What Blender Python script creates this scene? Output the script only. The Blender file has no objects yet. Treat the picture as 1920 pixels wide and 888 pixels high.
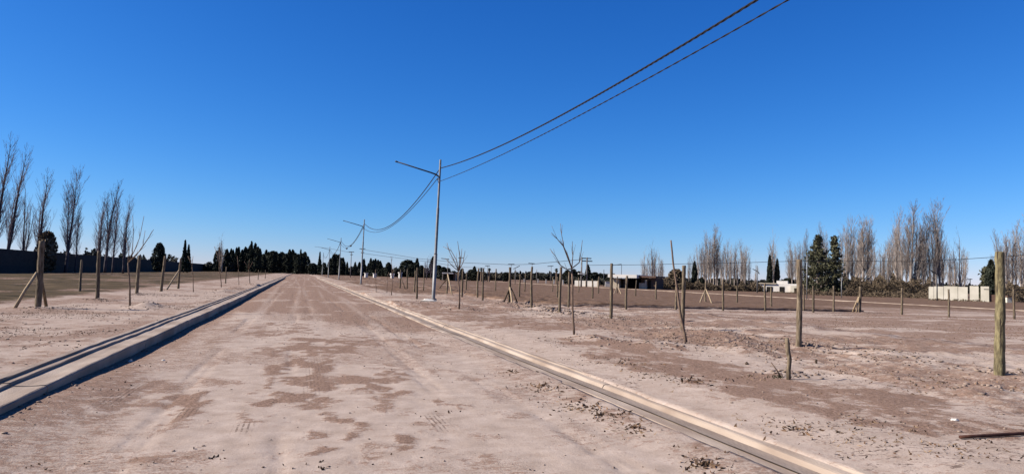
import bpy, math, random
import numpy as np
random.seed(7); rng = np.random.default_rng(7)
R = math.radians
scene = bpy.context.scene
COL = scene.collection

# ------------------------------------------------------------------ camera
# world frame: +Y runs along the dirt road, +X to its right, camera above the origin
F = 1390.0; H = 1.6; ROLL = R(1.66); PITCH = math.atan(75 / F); YAW = R(-15.92)
cr, sr = math.cos(ROLL), math.sin(ROLL); cp, sp = math.cos(PITCH), math.sin(PITCH); cy, sy = math.cos(YAW), math.sin(YAW)
def w3(X, Y, Z): return (X * cy - Y * sy, X * sy + Y * cy, Z)
def cam2w(u, v, f):
    X = u * cr - v * sr; V = u * sr + v * cr
    return w3(X, f * cp - V * sp, f * sp + V * cp)
cam = bpy.data.cameras.new('camera'); camo = bpy.data.objects.new('camera', cam); COL.objects.link(camo)
cam.sensor_width = 36; cam.lens = F / 1920 * 36; cam.clip_start = 0.1; cam.clip_end = 20000
from mathutils import Matrix, Vector
cx_, cy_, cz_ = cam2w(1, 0, 0), cam2w(0, 1, 0), cam2w(0, 0, -1)
camo.matrix_world = Matrix(((cx_[0], cy_[0], cz_[0], 0), (cx_[1], cy_[1], cz_[1], 0), (cx_[2], cy_[2], cz_[2], H), (0, 0, 0, 1)))
scene.camera = camo
def ray(px, py): return cam2w((px - 960) / F, -(py - 444) / F, 1)
def on(px, py, z=0.15):                       # ground point seen at a pixel of the photograph
    d = ray(px, py); t = (z - H) / d[2]; return d[0] * t, d[1] * t
def at(px, dist, py=520):                     # point at a forward distance along a pixel column
    d = ray(px, py); f = -d[0] * sy + d[1] * cy; t = dist / f
    return d[0] * t, d[1] * t
def zat(px, py, dist):
    d = ray(px, py); f = -d[0] * sy + d[1] * cy; return H + d[2] * dist / f

# ------------------------------------------------------------------ light
EXPO = 1.0
SUN_EL, SUN_AZ = R(33), R(-80)               # azimuth from +Y, negative = to the left of the road
world = bpy.data.worlds.new('World'); scene.world = world; world.use_nodes = True
nt = world.node_tree; nt.nodes.clear()
sky = nt.nodes.new('ShaderNodeTexSky'); sky.sky_type = 'NISHITA'; sky.sun_disc = False
sky.sun_elevation = SUN_EL; sky.sun_rotation = SUN_AZ; sky.altitude = 700; sky.air_density = 1.0; sky.dust_density = 0.0; sky.ozone_density = 4.0
SKY_GAM = (1.85, 1.20, .90); SKY_GAIN = (.97, .875, 1.21)      # deep blue rendering of the clear sky, as the camera saw it
bg = nt.nodes.new('ShaderNodeBackground'); bg.inputs['Strength'].default_value = 0.10
wo = nt.nodes.new('ShaderNodeOutputWorld'); sep = nt.nodes.new('ShaderNodeSeparateColor'); com = nt.nodes.new('ShaderNodeCombineColor')
nt.links.new(sky.outputs[0], sep.inputs[0])
for c_ in range(3):
    m0 = nt.nodes.new('ShaderNodeMath'); m0.operation = 'MULTIPLY'; m0.inputs[1].default_value = 0.1083
    m1 = nt.nodes.new('ShaderNodeMath'); m1.operation = 'POWER'; m1.inputs[1].default_value = SKY_GAM[c_]
    m2 = nt.nodes.new('ShaderNodeMath'); m2.operation = 'MULTIPLY'; m2.inputs[1].default_value = SKY_GAIN[c_] * 10 / 2 ** EXPO
    nt.links.new(sep.outputs[c_], m0.inputs[0]); nt.links.new(m0.outputs[0], m1.inputs[0]); nt.links.new(m1.outputs[0], m2.inputs[0]); nt.links.new(m2.outputs[0], com.inputs[c_])
nt.links.new(com.outputs[0], bg.inputs['Color']); nt.links.new(bg.outputs[0], wo.inputs[0])
sl = bpy.data.lights.new('sun', 'SUN'); sl.energy = 5.0; sl.angle = R(0.5); sl.color = (1, 0.95, 0.88)
so = bpy.data.objects.new('sun', sl); COL.objects.link(so)
sd = Vector((math.sin(SUN_AZ) * math.cos(SUN_EL), math.cos(SUN_AZ) * math.cos(SUN_EL), math.sin(SUN_EL)))
so.rotation_euler = sd.to_track_quat('Z', 'Y').to_euler()
vs = scene.view_settings; vs.view_transform = 'Standard'; vs.look = 'None'; vs.gamma = 1; vs.exposure = EXPO; vs.use_curve_mapping = False
scene.cycles.max_bounces = 4

# ------------------------------------------------------------------ helpers
def tag(o, label=None, cat=None, group=None, kind=None):
    if label: o['label'] = label
    if cat: o['category'] = cat
    if group: o['group'] = group
    if kind: o['kind'] = kind
    return o
def empty(name, loc, rz=0, ry=0):
    o = bpy.data.objects.new(name, None); COL.objects.link(o); o.location = loc; o.rotation_euler = (0, ry, rz); o.empty_display_size = .2
    return o
class MB:
    def __init__(s): s.v = []; s.f = []; s.n = 0
    def add(s, v, f):
        s.v.append(np.asarray(v, float)); s.f += [tuple(i + s.n for i in q) for q in f]; s.n += len(v); return s
    def box(s, x0, y0, z0, x1, y1, z1):
        v = [(x, y, z) for z in (z0, z1) for y in (y0, y1) for x in (x0, x1)]
        return s.add(v, [(0, 2, 3, 1), (4, 5, 7, 6), (0, 1, 5, 4), (2, 6, 7, 3), (0, 4, 6, 2), (1, 3, 7, 5)])
    def tube(s, pts, rad, n=6, wob=0):
        P = np.asarray(pts, float); k = len(P)
        if np.isscalar(rad): rad = [rad] * k
        T = np.gradient(P, axis=0); T /= np.linalg.norm(T, axis=1)[:, None] + 1e-9
        up = np.array([0, 0, 1.]) if abs(T[0][2]) < .9 else np.array([1., 0, 0])
        V = []
        for i in range(k):
            a = np.cross(up, T[i]); a /= np.linalg.norm(a) + 1e-9; b = np.cross(T[i], a)
            for j in range(n):
                t = 2 * math.pi * j / n; r = rad[i] * (1 + (random.uniform(-wob, wob) if wob else 0))
                V.append(P[i] + r * (a * math.cos(t) + b * math.sin(t)))
        Q = [(i * n + j, i * n + (j + 1) % n, (i + 1) * n + (j + 1) % n, (i + 1) * n + j) for i in range(k - 1) for j in range(n)]
        if n > 3: Q += [tuple(range(n - 1, -1, -1)), tuple((k - 1) * n + j for j in range(n))]
        return s.add(V, Q)
    def build(s, name, m, parent=None, smooth=False):
        me = bpy.data.meshes.new(name); me.from_pydata(np.concatenate(s.v).tolist(), [], s.f); me.materials.append(m)
        if smooth: me.polygons.foreach_set('use_smooth', [True] * len(me.polygons))
        me.update(); o = bpy.data.objects.new(name, me); COL.objects.link(o)
        if parent: o.parent = parent
        return o
def mesh_np(name, V, Q, m, parent=None, attrs=None, smooth=False):
    V = np.ascontiguousarray(V, np.float32); Q = np.ascontiguousarray(Q, np.int32); k = Q.shape[1]
    me = bpy.data.meshes.new(name); me.vertices.add(len(V)); me.vertices.foreach_set('co', V.ravel())
    me.loops.add(Q.size); me.loops.foreach_set('vertex_index', Q.ravel()); me.polygons.add(len(Q))
    me.polygons.foreach_set('loop_start', np.arange(0, Q.size, k, dtype=np.int32))
    if smooth: me.polygons.foreach_set('use_smooth', np.ones(len(Q), bool))
    for nme, a in (attrs or {}).items():
        at_ = me.attributes.new(nme, 'FLOAT', 'POINT'); at_.data.foreach_set('value', np.ascontiguousarray(a, np.float32))
    me.update(calc_edges=True); me.materials.append(m)
    o = bpy.data.objects.new(name, me); COL.objects.link(o)
    if parent: o.parent = parent
    return o
def vnoise(x, y, seed=0):
    xi = np.floor(x).astype(np.int64); yi = np.floor(y).astype(np.int64); xf = x - xi; yf = y - yi
    def h(a, b):
        n = (a * 374761393 + b * 668265263 + seed * 1442695041) & 0xffffffff
        n = ((n ^ (n >> 13)) * 1274126177) & 0xffffffff; return ((n ^ (n >> 16)) & 0xffff) / 65535.0
    u = xf * xf * (3 - 2 * xf); v = yf * yf * (3 - 2 * yf)
    return (h(xi, yi) * (1 - u) + h(xi + 1, yi) * u) * (1 - v) + (h(xi, yi + 1) * (1 - u) + h(xi + 1, yi + 1) * u) * v
def fbm(x, y, o=4, seed=0):
    s = 0; a = 1; t = 0
    for i in range(o): s = s + a * vnoise(x * 2 ** i, y * 2 ** i, seed + i * 17); t += a; a *= .5
    return s / t
def sstep(a, b, x): t = np.clip((x - a) / (b - a), 0, 1); return t * t * (3 - 2 * t)

# ------------------------------------------------------------------ materials
def mat(name, rgb, rough=.9, var=.25, scale=8, rgb2=None, stretch=(1, 1, 1), bump=0, bscale=30, metal=0, spec=.2, obj_rand=0, detail=5, cracks=0):
    if rgb2 is None: rgb2 = tuple(c * (1 + var) for c in rgb); rgb = tuple(c * (1 - var) for c in rgb)
    K = (.61, .565, .51); rgb = tuple(c * k for c, k in zip(rgb, K)); rgb2 = tuple(c * k for c, k in zip(rgb2, K))
    m = bpy.data.materials.new(name); m.use_nodes = True; N = m.node_tree; b = N.nodes['Principled BSDF']
    b.inputs['Roughness'].default_value = rough; b.inputs['Metallic'].default_value = metal; b.inputs['Specular IOR Level'].default_value = spec
    tc = N.nodes.new('ShaderNodeTexCoord'); mp = N.nodes.new('ShaderNodeMapping'); mp.inputs['Scale'].default_value = stretch
    nz = N.nodes.new('ShaderNodeTexNoise'); nz.inputs['Scale'].default_value = scale; nz.inputs['Detail'].default_value = detail
    N.links.new(tc.outputs['Object'], mp.inputs[0]); N.links.new(mp.outputs[0], nz.inputs['Vector'])
    cr_ = N.nodes.new('ShaderNodeValToRGB'); e = cr_.color_ramp.elements
    e[0].position = .35; e[1].position = .65; e[0].color = (*rgb, 1); e[1].color = (*rgb2, 1)
    N.links.new(nz.outputs['Fac'], cr_.inputs[0]); out = cr_.outputs[0]
    if cracks:                                   # dark drying splits and knots along the grain
        mc = N.nodes.new('ShaderNodeMapping'); mc.inputs['Scale'].default_value = (26, 26, 1.6); N.links.new(tc.outputs['Object'], mc.inputs[0])
        nc = N.nodes.new('ShaderNodeTexNoise'); nc.inputs['Scale'].default_value = 1; nc.inputs['Detail'].default_value = 3; N.links.new(mc.outputs[0], nc.inputs['Vector'])
        rc = N.nodes.new('ShaderNodeValToRGB'); rc.color_ramp.elements[0].position = .60; rc.color_ramp.elements[1].position = .66; N.links.new(nc.outputs['Fac'], rc.inputs[0])
        mk = N.nodes.new('ShaderNodeMix'); mk.data_type = 'RGBA'; mk.inputs[7].default_value = (.035, .026, .018, 1); N.links.new(rc.outputs[0], mk.inputs[0]); N.links.new(out, mk.inputs[6]); out = mk.outputs[2]
    if obj_rand:
        oi = N.nodes.new('ShaderNodeObjectInfo'); mr = N.nodes.new('ShaderNodeMapRange'); mr.inputs[3].default_value = 1 - obj_rand; mr.inputs[4].default_value = 1 + obj_rand
        h_ = N.nodes.new('ShaderNodeHueSaturation'); N.links.new(oi.outputs['Random'], mr.inputs[0]); N.links.new(mr.outputs[0], h_.inputs['Value']); N.links.new(out, h_.inputs['Color']); out = h_.outputs[0]
    N.links.new(out, b.inputs['Base Color'])
    if bump:
        n2 = N.nodes.new('ShaderNodeTexNoise'); n2.inputs['Scale'].default_value = bscale; n2.inputs['Detail'].default_value = 4
        N.links.new(mp.outputs[0], n2.inputs['Vector']); bp = N.nodes.new('ShaderNodeBump'); bp.inputs['Strength'].default_value = .8; bp.inputs['Distance'].default_value = bump
        N.links.new(n2.outputs['Fac'], bp.inputs['Height']); N.links.new(bp.outputs[0], b.inputs['Normal'])
    return m
M = {}
M['wood'] = mat('weathered_wood', (.09, .068, .045), scale=6, rgb2=(.29, .235, .17), stretch=(5, 5, .7), bump=.02, bscale=18, obj_rand=.25, cracks=1)
M['wood_green'] = mat('lichened_wood', (.12, .10, .06), scale=5, rgb2=(.34, .30, .17), stretch=(3, 3, 1.2), bump=.02, bscale=16, cracks=1)
M['brace'] = mat('pale_sawn_wood', (.34, .26, .17), scale=5, rgb2=(.55, .44, .30), stretch=(4, 4, 1), bump=.004)
M['brace_dark'] = mat('dark_sawn_wood', (.07, .05, .035), scale=5, rgb2=(.14, .10, .07), stretch=(4, 4, 1), bump=.004)
M['bark'] = mat('sapling_bark', (.13, .09, .07), scale=12, rgb2=(.30, .22, .17), stretch=(2, 2, .6), bump=.004)
M['steel'] = mat('galvanised_steel', (.13, .145, .17), rough=.55, scale=3, rgb2=(.22, .24, .27), metal=.25, spec=.5)
M['steel_light'] = mat('painted_steel', (.21, .22, .24), rough=.55, scale=3, rgb2=(.32, .33, .35), metal=.2, spec=.5)
M['steel_dark'] = mat('dark_steel', (.05, .055, .07), rough=.5, scale=3, rgb2=(.09, .1, .12), metal=.3)
M['cable'] = mat('black_cable', (.008, .008, .01), rough=.5, scale=4, spec=.4)
M['conc'] = mat('kerb_concrete', (.34, .265, .215), scale=1.9, rgb2=(.53, .445, .38), stretch=(1.4, .5, 1), bump=.006, bscale=60, detail=9)
M['pole_conc'] = mat('pole_concrete', (.25, .24, .24), scale=2)
M['plaster'] = mat('white_plaster', (.75, .73, .69), scale=1.2, rgb2=(.92, .90, .86))
M['white'] = mat('whitewash', (.85, .84, .82), scale=1.2, rgb2=(.95, .94, .92))
M['block'] = mat('beige_block', (.50, .43, .34), scale=1.5, rgb2=(.66, .58, .47))
M['cream'] = mat('cream_panel', (.74, .71, .60), scale=.8, rgb2=(.92, .89, .78))
M['dark'] = mat('dark_interior', (.02, .017, .015), scale=2)
M['brickred'] = mat('brown_brick', (.14, .085, .065), scale=3, rgb2=(.2, .13, .1))
M['glass'] = mat('window_glass', (.02, .025, .03), rough=.1, scale=2, spec=.6)
M['cypress'] = mat('cypress_foliage', (.016, .022, .016), scale=.6, rgb2=(.050, .058, .038), obj_rand=.25)
M['spruce'] = mat('spruce_foliage', (.014, .024, .016), scale=.6, rgb2=(.045, .060, .038), obj_rand=.2)
M['pine'] = mat('pine_foliage', (.050, .056, .034), scale=.7, rgb2=(.16, .16, .095), obj_rand=.2)
M['shrub'] = mat('brown_shrub', (.12, .09, .06), scale=.8, rgb2=(.26, .20, .14), obj_rand=.25)
M['scrub'] = mat('dry_scrub', (.085, .065, .045), scale=.5, rgb2=(.20, .155, .105))
M['wood_far'] = mat('distant_wood', (.018, .022, .017), scale=.05, rgb2=(.060, .055, .042))
M['palm'] = mat('palm_frond', (.02, .03, .018), scale=1, rgb2=(.05, .06, .03))
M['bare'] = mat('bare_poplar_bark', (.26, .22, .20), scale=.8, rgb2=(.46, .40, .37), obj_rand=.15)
M['bare_dark'] = mat('dark_poplar_bark', (.065, .055, .07), scale=.8, rgb2=(.13, .11, .13), obj_rand=.15)  # darker purplish bark of the left poplars and some skyline trees
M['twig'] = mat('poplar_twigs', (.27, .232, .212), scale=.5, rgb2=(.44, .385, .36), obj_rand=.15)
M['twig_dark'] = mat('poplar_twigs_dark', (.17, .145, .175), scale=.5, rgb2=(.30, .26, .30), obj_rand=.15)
M['dryleaf'] = mat('dry_leaves', (.045, .03, .022), scale=3, rgb2=(.17, .10, .065))
M['weeds_dry'] = mat('dry_weed_clumps', (.07, .045, .03), scale=6, rgb2=(.30, .19, .12))
M['straw'] = mat('dry_straw', (.20, .13, .08), scale=3, rgb2=(.36, .26, .17))
M['clod'] = mat('soil_clods', (.20, .145, .115), scale=3, rgb2=(.42, .33, .28), bump=.01)
M['weed'] = mat('green_weed', (.05, .07, .02), scale=5, rgb2=(.11, .13, .05))
M['rust'] = mat('rusty_bar', (.06, .025, .02), scale=9, rgb2=(.14, .065, .045), bump=.003)

def ground_mat():
    m = bpy.data.materials.new('bare_earth'); m.use_nodes = True; N = m.node_tree; L = N.links; b = N.nodes['Principled BSDF']
    b.inputs['Roughness'].default_value = 1; b.inputs['Specular IOR Level'].default_value = .05
    tc = N.nodes.new('ShaderNodeTexCoord')
    def noise(sc, det=6, st=(1, 1, 1), dist=0):
        mp = N.nodes.new('ShaderNodeMapping'); mp.inputs['Scale'].default_value = st
        n = N.nodes.new('ShaderNodeTexNoise'); n.inputs['Scale'].default_value = sc; n.inputs['Detail'].default_value = det; n.inputs['Roughness'].default_value = .62; n.inputs['Distortion'].default_value = dist
        L.new(tc.outputs['Object'], mp.inputs[0]); L.new(mp.outputs[0], n.inputs['Vector']); return n.outputs['Fac']
    def attr(nm): a = N.nodes.new('ShaderNodeAttribute'); a.attribute_name = nm; return a.outputs['Fac']
    def math_(op, a, c, v=False):
        n = N.nodes.new('ShaderNodeMath'); n.operation = op
        for i, x in enumerate((a, c)):
            if hasattr(x, 'is_linked'): L.new(x, n.inputs[i])
            else: n.inputs[i].default_value = x
        return n.outputs[0]
    def ramp(f, c0, c1, p0=.35, p1=.65):
        r = N.nodes.new('ShaderNodeValToRGB'); e = r.color_ramp.elements; e[0].position = p0; e[1].position = p1; e[0].color = (*c0, 1); e[1].color = (*c1, 1); L.new(f, r.inputs[0]); return r.outputs[0]
    def mix(f, a, c):
        n = N.nodes.new('ShaderNodeMix'); n.data_type = 'RGBA'; L.new(f, n.inputs[0]); L.new(a, n.inputs[6]); L.new(c, n.inputs[7]); return n.outputs[2]
    def sharpen(f, lo, hi):
        n = N.nodes.new('ShaderNodeMapRange'); n.interpolation_type = 'SMOOTHSTEP'; n.inputs[1].default_value = lo; n.inputs[2].default_value = hi; L.new(f, n.inputs[0]); return n.outputs[0]
    fine = noise(22, 8); mid = noise(3.2, 8); big = noise(.35, 6)
    dust = ramp(mid, (.265, .198, .152), (.372, .290, .235), .28, .68)
    soil = ramp(fine, (.122, .074, .050), (.262, .170, .124))
    field = ramp(noise(2.0, 9), (.072, .042, .026), (.178, .112, .076), .3, .7)
    green = ramp(noise(.55, 10, (.6, 1.5, 1)), (.026, .020, .009), (.115, .078, .044), .36, .68)
    # attribute + noise -> ragged edges
    edge_n = math_('ADD', math_('ADD', math_('MULTIPLY', math_('SUBTRACT', fine, .5), 1.9), math_('MULTIPLY', math_('SUBTRACT', noise(60, 4), .5), 1.0)), math_('MULTIPLY', math_('SUBTRACT', noise(7, 7, (.7, 1.3, 1)), .5), 1.7))
    s = sharpen(math_('ADD', attr('soil'), edge_n), .32, .86)
    c = mix(s, dust, soil)
    fl = sharpen(math_('ADD', attr('field'), math_('MULTIPLY', math_('SUBTRACT', mid, .5), 1.2)), .35, .7)
    c = mix(fl, c, field)
    gr = sharpen(math_('ADD', attr('green'), math_('MULTIPLY', math_('SUBTRACT', mid, .5), 1.0)), .35, .7)
    c = mix(gr, c, green)
    # loose specks of dark debris
    sp_ = sharpen(math_('ADD', math_('MULTIPLY', noise(11, 4, (.6, 1.6, 1)), .6), math_('MULTIPLY', noise(34, 3), .4)), .545, .60); dark = N.nodes.new('ShaderNodeRGB'); dark.outputs[0].default_value = (.10, .066, .05, 1)
    c = mix(math_('MULTIPLY', sp_, attr('speck')), c, dark.outputs[0])
    # tyre tread prints: parallel lug bars pressed along the road
    wv = N.nodes.new('ShaderNodeTexWave'); wv.bands_direction = 'X'; wv.inputs['Scale'].default_value = 6.2; wv.inputs['Distortion'].default_value = .35; wv.inputs['Detail Scale'].default_value = 3
    L.new(tc.outputs['Object'], wv.inputs['Vector'])
    lug = sharpen(noise(9, 2, (1.5, 1, 1)), .40, .52)
    tr = math_('MULTIPLY', math_('MULTIPLY', sharpen(wv.outputs['Fac'], .55, .75), lug), attr('tread'))
    c = mix(math_('MULTIPLY', tr, .85), c, dark.outputs[0])
    L.new(c, b.inputs['Base Color'])
    bp = N.nodes.new('ShaderNodeBump'); bp.inputs['Strength'].default_value = 1; bp.inputs['Distance'].default_value = .035
    hgt = math_('ADD', math_('MULTIPLY', fine, .5), math_('MULTIPLY', noise(70, 4), .22)); hgt = math_('MULTIPLY', hgt, attr('rough'))
    L.new(hgt, bp.inputs['Height']); L.new(bp.outputs[0], b.inputs['Normal'])
    return m
M['ground'] = ground_mat()

# ------------------------------------------------------------------ terrain
XL, XR = -2.82, 3.86                              # road-side edges of the two kerbs
# real patches of bare soil, ruts and heaps: (photo px, py, rx, ry, weight) -> ground ellipses
def patch(px, py, rx, ry, wt, z=0.0):
    x0, y0 = on(px, py, z); xa = on(px - rx, py, z)[0]; xb = on(px + rx, py, z)[0]; ya = on(px, py + ry, z)[1]; yb = on(px, py - ry, z)[1]
    return x0, (ya + yb) / 2, abs(xb - xa) / 2, abs(yb - ya) / 2, wt
ROADP = [patch(*a) for a in [(600, 655, 70, 22, .75), (560, 690, 50, 18, .8), (570, 735, 75, 30, .9), (650, 640, 60, 16, .6), (700, 715, 50, 22, .7), (745, 690, 40, 14, .5), (735, 765, 30, 22, .5),
    (320, 645, 110, 18, .5), (330, 760, 60, 26, .75), (240, 745, 60, 25, .55), (390, 720, 50, 14, .5), (470, 660, 45, 12, .5), (150, 800, 70, 16, .45), (60, 800, 60, 20, .5), (180, 735, 80, 20, .6),
    (560, 828, 30, 24, .7), (640, 797, 22, 18, .75), (750, 842, 30, 24, .85), (840, 757, 22, 10, .6), (815, 800, 30, 20, .45), (300, 850, 60, 18, .5), (690, 850, 40, 18, .4), (380, 868, 50, 14, .5), (940, 765, 40, 8, .4), (900, 800, 40, 8, .4),
    (1110, 750, 60, 16, .55), (1180, 790, 35, 12, .5), (1320, 850, 40, 14, .5), (850, 700, 60, 6, .45), (760, 640, 50, 8, .5), (520, 620, 60, 14, .6), (430, 610, 60, 10, .5), (480, 770, 25, 20, .45), (860, 850, 60, 12, .45), (1020, 830, 30, 10, .3)]]
VERGE = [patch(*a, .15) for a in [(1290, 690, 90, 26, .95), (1400, 725, 90, 20, .9), (1560, 750, 150, 26, .95), (1720, 790, 150, 22, .9), (1840, 800, 120, 16, .6), (1600, 775, 120, 20, .7), (1400, 645, 110, 16, .7), (1330, 632, 60, 14, .8), (1260, 640, 60, 12, .6), (1190, 655, 60, 10, .8), (1130, 645, 60, 9, .8),
    (1000, 612, 90, 7, .9), (930, 598, 80, 6, .85), (860, 580, 70, 8, .9), (800, 580, 50, 9, .85), (780, 570, 60, 6, .6), (1720, 640, 110, 8, .6), (1500, 672, 90, 9, .6), (1660, 690, 90, 12, .45), (1560, 640, 60, 6, .5), (1830, 740, 90, 9, .5), (1720, 715, 100, 8, .5),
    (1250, 610, 120, 5, .6), (1400, 600, 200, 5, .6), (1700, 610, 200, 5, .6), (1120, 612, 70, 4, .6),
    (60, 640, 90, 12, .5), (200, 620, 90, 9, .5), (60, 680, 60, 12, .5), (280, 600, 90, 7, .45), (420, 570, 80, 5, .5), (330, 585, 60, 5, .4), (20, 610, 80, 9, .5)]]
def blob(x, y, P, wx, wy, solid=.15):
    m = np.zeros_like(x)
    for (a, b, rx, ry, wt) in P:
        d = ((x + wx - a) / max(rx, .05)) ** 2 + ((y + wy - b) / max(ry, .1)) ** 2
        near = d < 4
        m = np.where(near, np.maximum(m, wt * np.clip(1.7 - .8 * d, 0, 1)), m)
    return m * (solid + (1.5 - solid) * sstep(.40, .58, BREAK))
HEAPS = [(*on(1875, 703), .28, .22, .05), (*on(1498, 649), .3, .3, .05), (*on(1145, 597), .3, .35, .05), (*on(1050, 583), .3, .4, .05), (*on(70, 577, .23), .35, .5, .06), (*on(182, 561, .23), .3, .5, .06), (*on(256, 551, .23), .3, .5, .06),
         (*on(1105, 637), .55, .9, .10), (*on(1340, 633), 1.3, 1.3, .16), (*on(275, 578), .45, 1.2, .17), (*on(860, 580), .7, 1.5, .10), (*on(960, 575), 1.2, 1.4, .12), (*on(1020, 583), 1.0, 1.2, .12), (*on(1090, 590), .9, 1.0, .10),
         (*on(1655, 672), .9, .7, .10), (*on(1500, 655), .6, .5, .06), (*on(1415, 660), .7, .7, .07), (*on(740, 568), 1.1, 2.2, .12), (*on(700, 550), 1.2, 3, .12), (*on(815, 568), 1.6, 2.5, .06), (*on(420, 548), .7, 2.5, .14), (*on(440, 543), .6, 2, .10), (*on(478, 536), .7, 3, .13),
         (*on(1480, 705), .35, .3, .05), (*on(1230, 650), .8, .8, .07), (*on(1870, 740), .7, .5, .05)]
def terrain(x, y):
    far = sstep(165, 185, y)
    base = np.full_like(x, .16)
    left = .20 + .03 * sstep(-6, -12, x)
    z = np.where(x < -1.2, left, base - .05 * (1 - sstep(XR + .6, XR + 1.6, x)) + .02 * sstep(5, 9, x))
    # the carriageway
    lo = .085 * (1 - sstep(9, 15, y)) - .045 * sstep(12, 30, y)
    road = lo * (1 - sstep(XL, XL + 1.2, x)) + .042 * sstep(XR - .8, XR, x) * (1 - sstep(14, 30, y))
    road = road + .012 * (fbm(x * 1.2, y * .6, 4, 3) - .5) * 2 + .014 * (fbm(x * 6, y * 4, 3, 5) - .5)
    for x0, w_ in ((-1.35, .13), (-.15, .12), (.55, .14), (1.85, .13), (2.7, .12)):
        xx = x - x0 - .12 * np.sin(y * .11 + x0 * 3); on_ = sstep(.42, .62, fbm(x * .2 + x0 * 5, y * .22, 2, 11))
        rib = .5 + .5 * np.sin(xx / w_ * 3 * math.pi); lug = sstep(.2, .5, vnoise(x * 3, y * 9, 12))
        road = road - on_ * np.exp(-(xx / w_) ** 4) * (.006 + .016 * rib * lug)
    inroad = sstep(XL - .35, XL - .1, x) * (1 - sstep(XR + .1, XR + .35, x))
    lat = sstep(XL - 1.0, XL - .6, x)
    prof = sstep(XL - .35, XL - .15, x) * (1 - sstep(XR + .15, XR + .45, x))
    # verges and fields
    amp = .012 + .085 * sstep(7.2, 9, x) * (1 - sstep(14, 22, x)) + .02 * sstep(9, 20, x) + .02 * sstep(40, 60, y)
    amp = np.where(x < -3, .02 + .02 * sstep(-9, -14, x), amp)
    vz = z + amp * 2 * (fbm(x * .9, y * .9, 5, 21) - .5) + .6 * amp * (np.abs(fbm(x * 3.1, y * 2.5, 3, 31) - .5) * 2)
    vz = vz + .05 * (fbm(x * .12, y * .12, 3, 41) - .5)
    wx = .35 * (fbm(x * 1.3, y * 1.3, 3, 51) - .5); wy = .5 * (fbm(x * 1.3, y * 1.3, 3, 52) - .5)
    for (a, b, rx, ry, h) in HEAPS:
        d = ((x + wx - a) / rx) ** 2 + ((y + wy - b) / ry) ** 2
        vz = vz + h * np.exp(-d * 1.2) * (.6 + .8 * fbm(x * 4, y * 4, 3, 61))
    # raised plot behind the fence line, its low bank faces the camera
    e = 35.70 + 1.2 * np.exp(-((x - 11.6) / 1.2) ** 2) + .06 * (fbm(x * .8, x * 0, 3, 71) - .5)
    terr = sstep(0, .05, y - e) * sstep(11.4, 11.9, x) * (1 - sstep(30.5, 31.6, x)) * (1 - sstep(60, 75, y))
    vz = vz + .15 * terr - .03 * np.exp(-((y - e + .25) / .25) ** 2) * sstep(11.4, 11.9, x) * (1 - sstep(30.5, 31.6, x))
    vz = np.where(x < -3, vz, vz * 1)
    dist = np.hypot(x, y); vz = vz * (1 - sstep(300, 700, dist)) + .1 * sstep(300, 700, dist)
    out = vz * (1 - prof) + road * prof
    o1 = .13 * sstep(.35, .75, fbm(y * .35, y * 0 + 3, 4, 101)) * (1 - sstep(16, 30, y)); o2 = .10 * sstep(.3, .7, fbm(y * .5, y * 0 + 8, 4, 102)); o3 = .09 * sstep(.45, .7, fbm(y * .4, y * 0 + 5, 4, 103))
    kb = sstep(XL - .60 + o3, XL - .56 + o3, x) * (1 - sstep(XL - .06, XL - .02, x)) + sstep(XR + .02 + o1, XR + .06 + o1, x) * (1 - sstep(XR + .57 - o2, XR + .61 - o2, x)); out = out - .16 * kb * (1 - far)
    out = out * (1 - far) + (.05 * (1 - sstep(400, 500, y)) + .03) * far * prof + vz * far * (1 - prof)
    return out, prof, terr
def lines(lo, hi, step, g, far):
    a = list(np.arange(lo, hi + 1e-6, step)); s = step; x = a[-1]
    while x < far: s *= g; x += s; a.append(x)
    s = step; x = lo; b = []
    while x > -far: s *= g; x -= s; b.append(x)
    return np.array(b[::-1] + a)
gx = lines(-4.0, 13.0, .055, 1.035, 3500); gx = gx[gx > -3500]
gy = [4.5]
while gy[-1] < 3500: gy.append(gy[-1] * (1.0095 if gy[-1] < 60 else 1.02))
gy = np.array(sorted([-3500, -1200, -400, -150, -60, -25, -10, -4, -1, 1, 2.5, 3.5] + gy + list(np.arange(35.52, 35.95, .033)) + list(np.arange(35.96, 37.4, .09))))
X, Y = np.meshgrid(gx, gy); x = X.ravel(); y = Y.ravel()
Z, PROF, TERR = terrain(x, y)
wx = .5 * (fbm(x * 1.1, y * .9, 4, 81) - .5) * 2; wy = .9 * (fbm(x * 1.1 + 9, y * .9, 4, 82) - .5) * 2
n1 = fbm(x * .55, y * .35, 5, 91); n2 = fbm(x * .35, y * .2, 5, 92)
isroad = (x > XL) & (x < XR + .2)
BREAK = .5 * fbm(x * 2.0, y * 1.6, 4, 83) + .5 * fbm(x * 5.5, y * 3.6, 3, 86)
wx = wx + .30 * (fbm(x * 4, y * 3, 3, 84) - .5) * 2; wy = wy + .5 * (fbm(x * 4, y * 3, 3, 85) - .5) * 2
soil = np.maximum(blob(x, y, ROADP, wx * .7, wy * .8) * isroad, blob(x, y, VERGE, wx, wy, .62) * (~isroad))
roadfar = sstep(20, 27, y + (x - 1) * 1.8 + wy * 3)
soil = np.where(isroad, np.maximum(soil, .95 * roadfar * (1 - sstep(.15, .0, n1) * 0) - .35 * (n1 > .62) * (y > 26)), soil)
trk = 0 * x
for x0, ww in ((-1.55, .2), (-.9, .12), (-.25, .16), (.25, .1), (.8, .16), (1.5, .12), (2.1, .18), (2.9, .2)): trk = np.maximum(trk, np.exp(-((x - x0 - .35 * np.sin(y * .035 + x0 * 3)) / ww) ** 2) * (.25 + .75 * sstep(.30, .70, fbm(x * .3 + x0 * 7, y * .09, 3, 87))))
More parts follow.
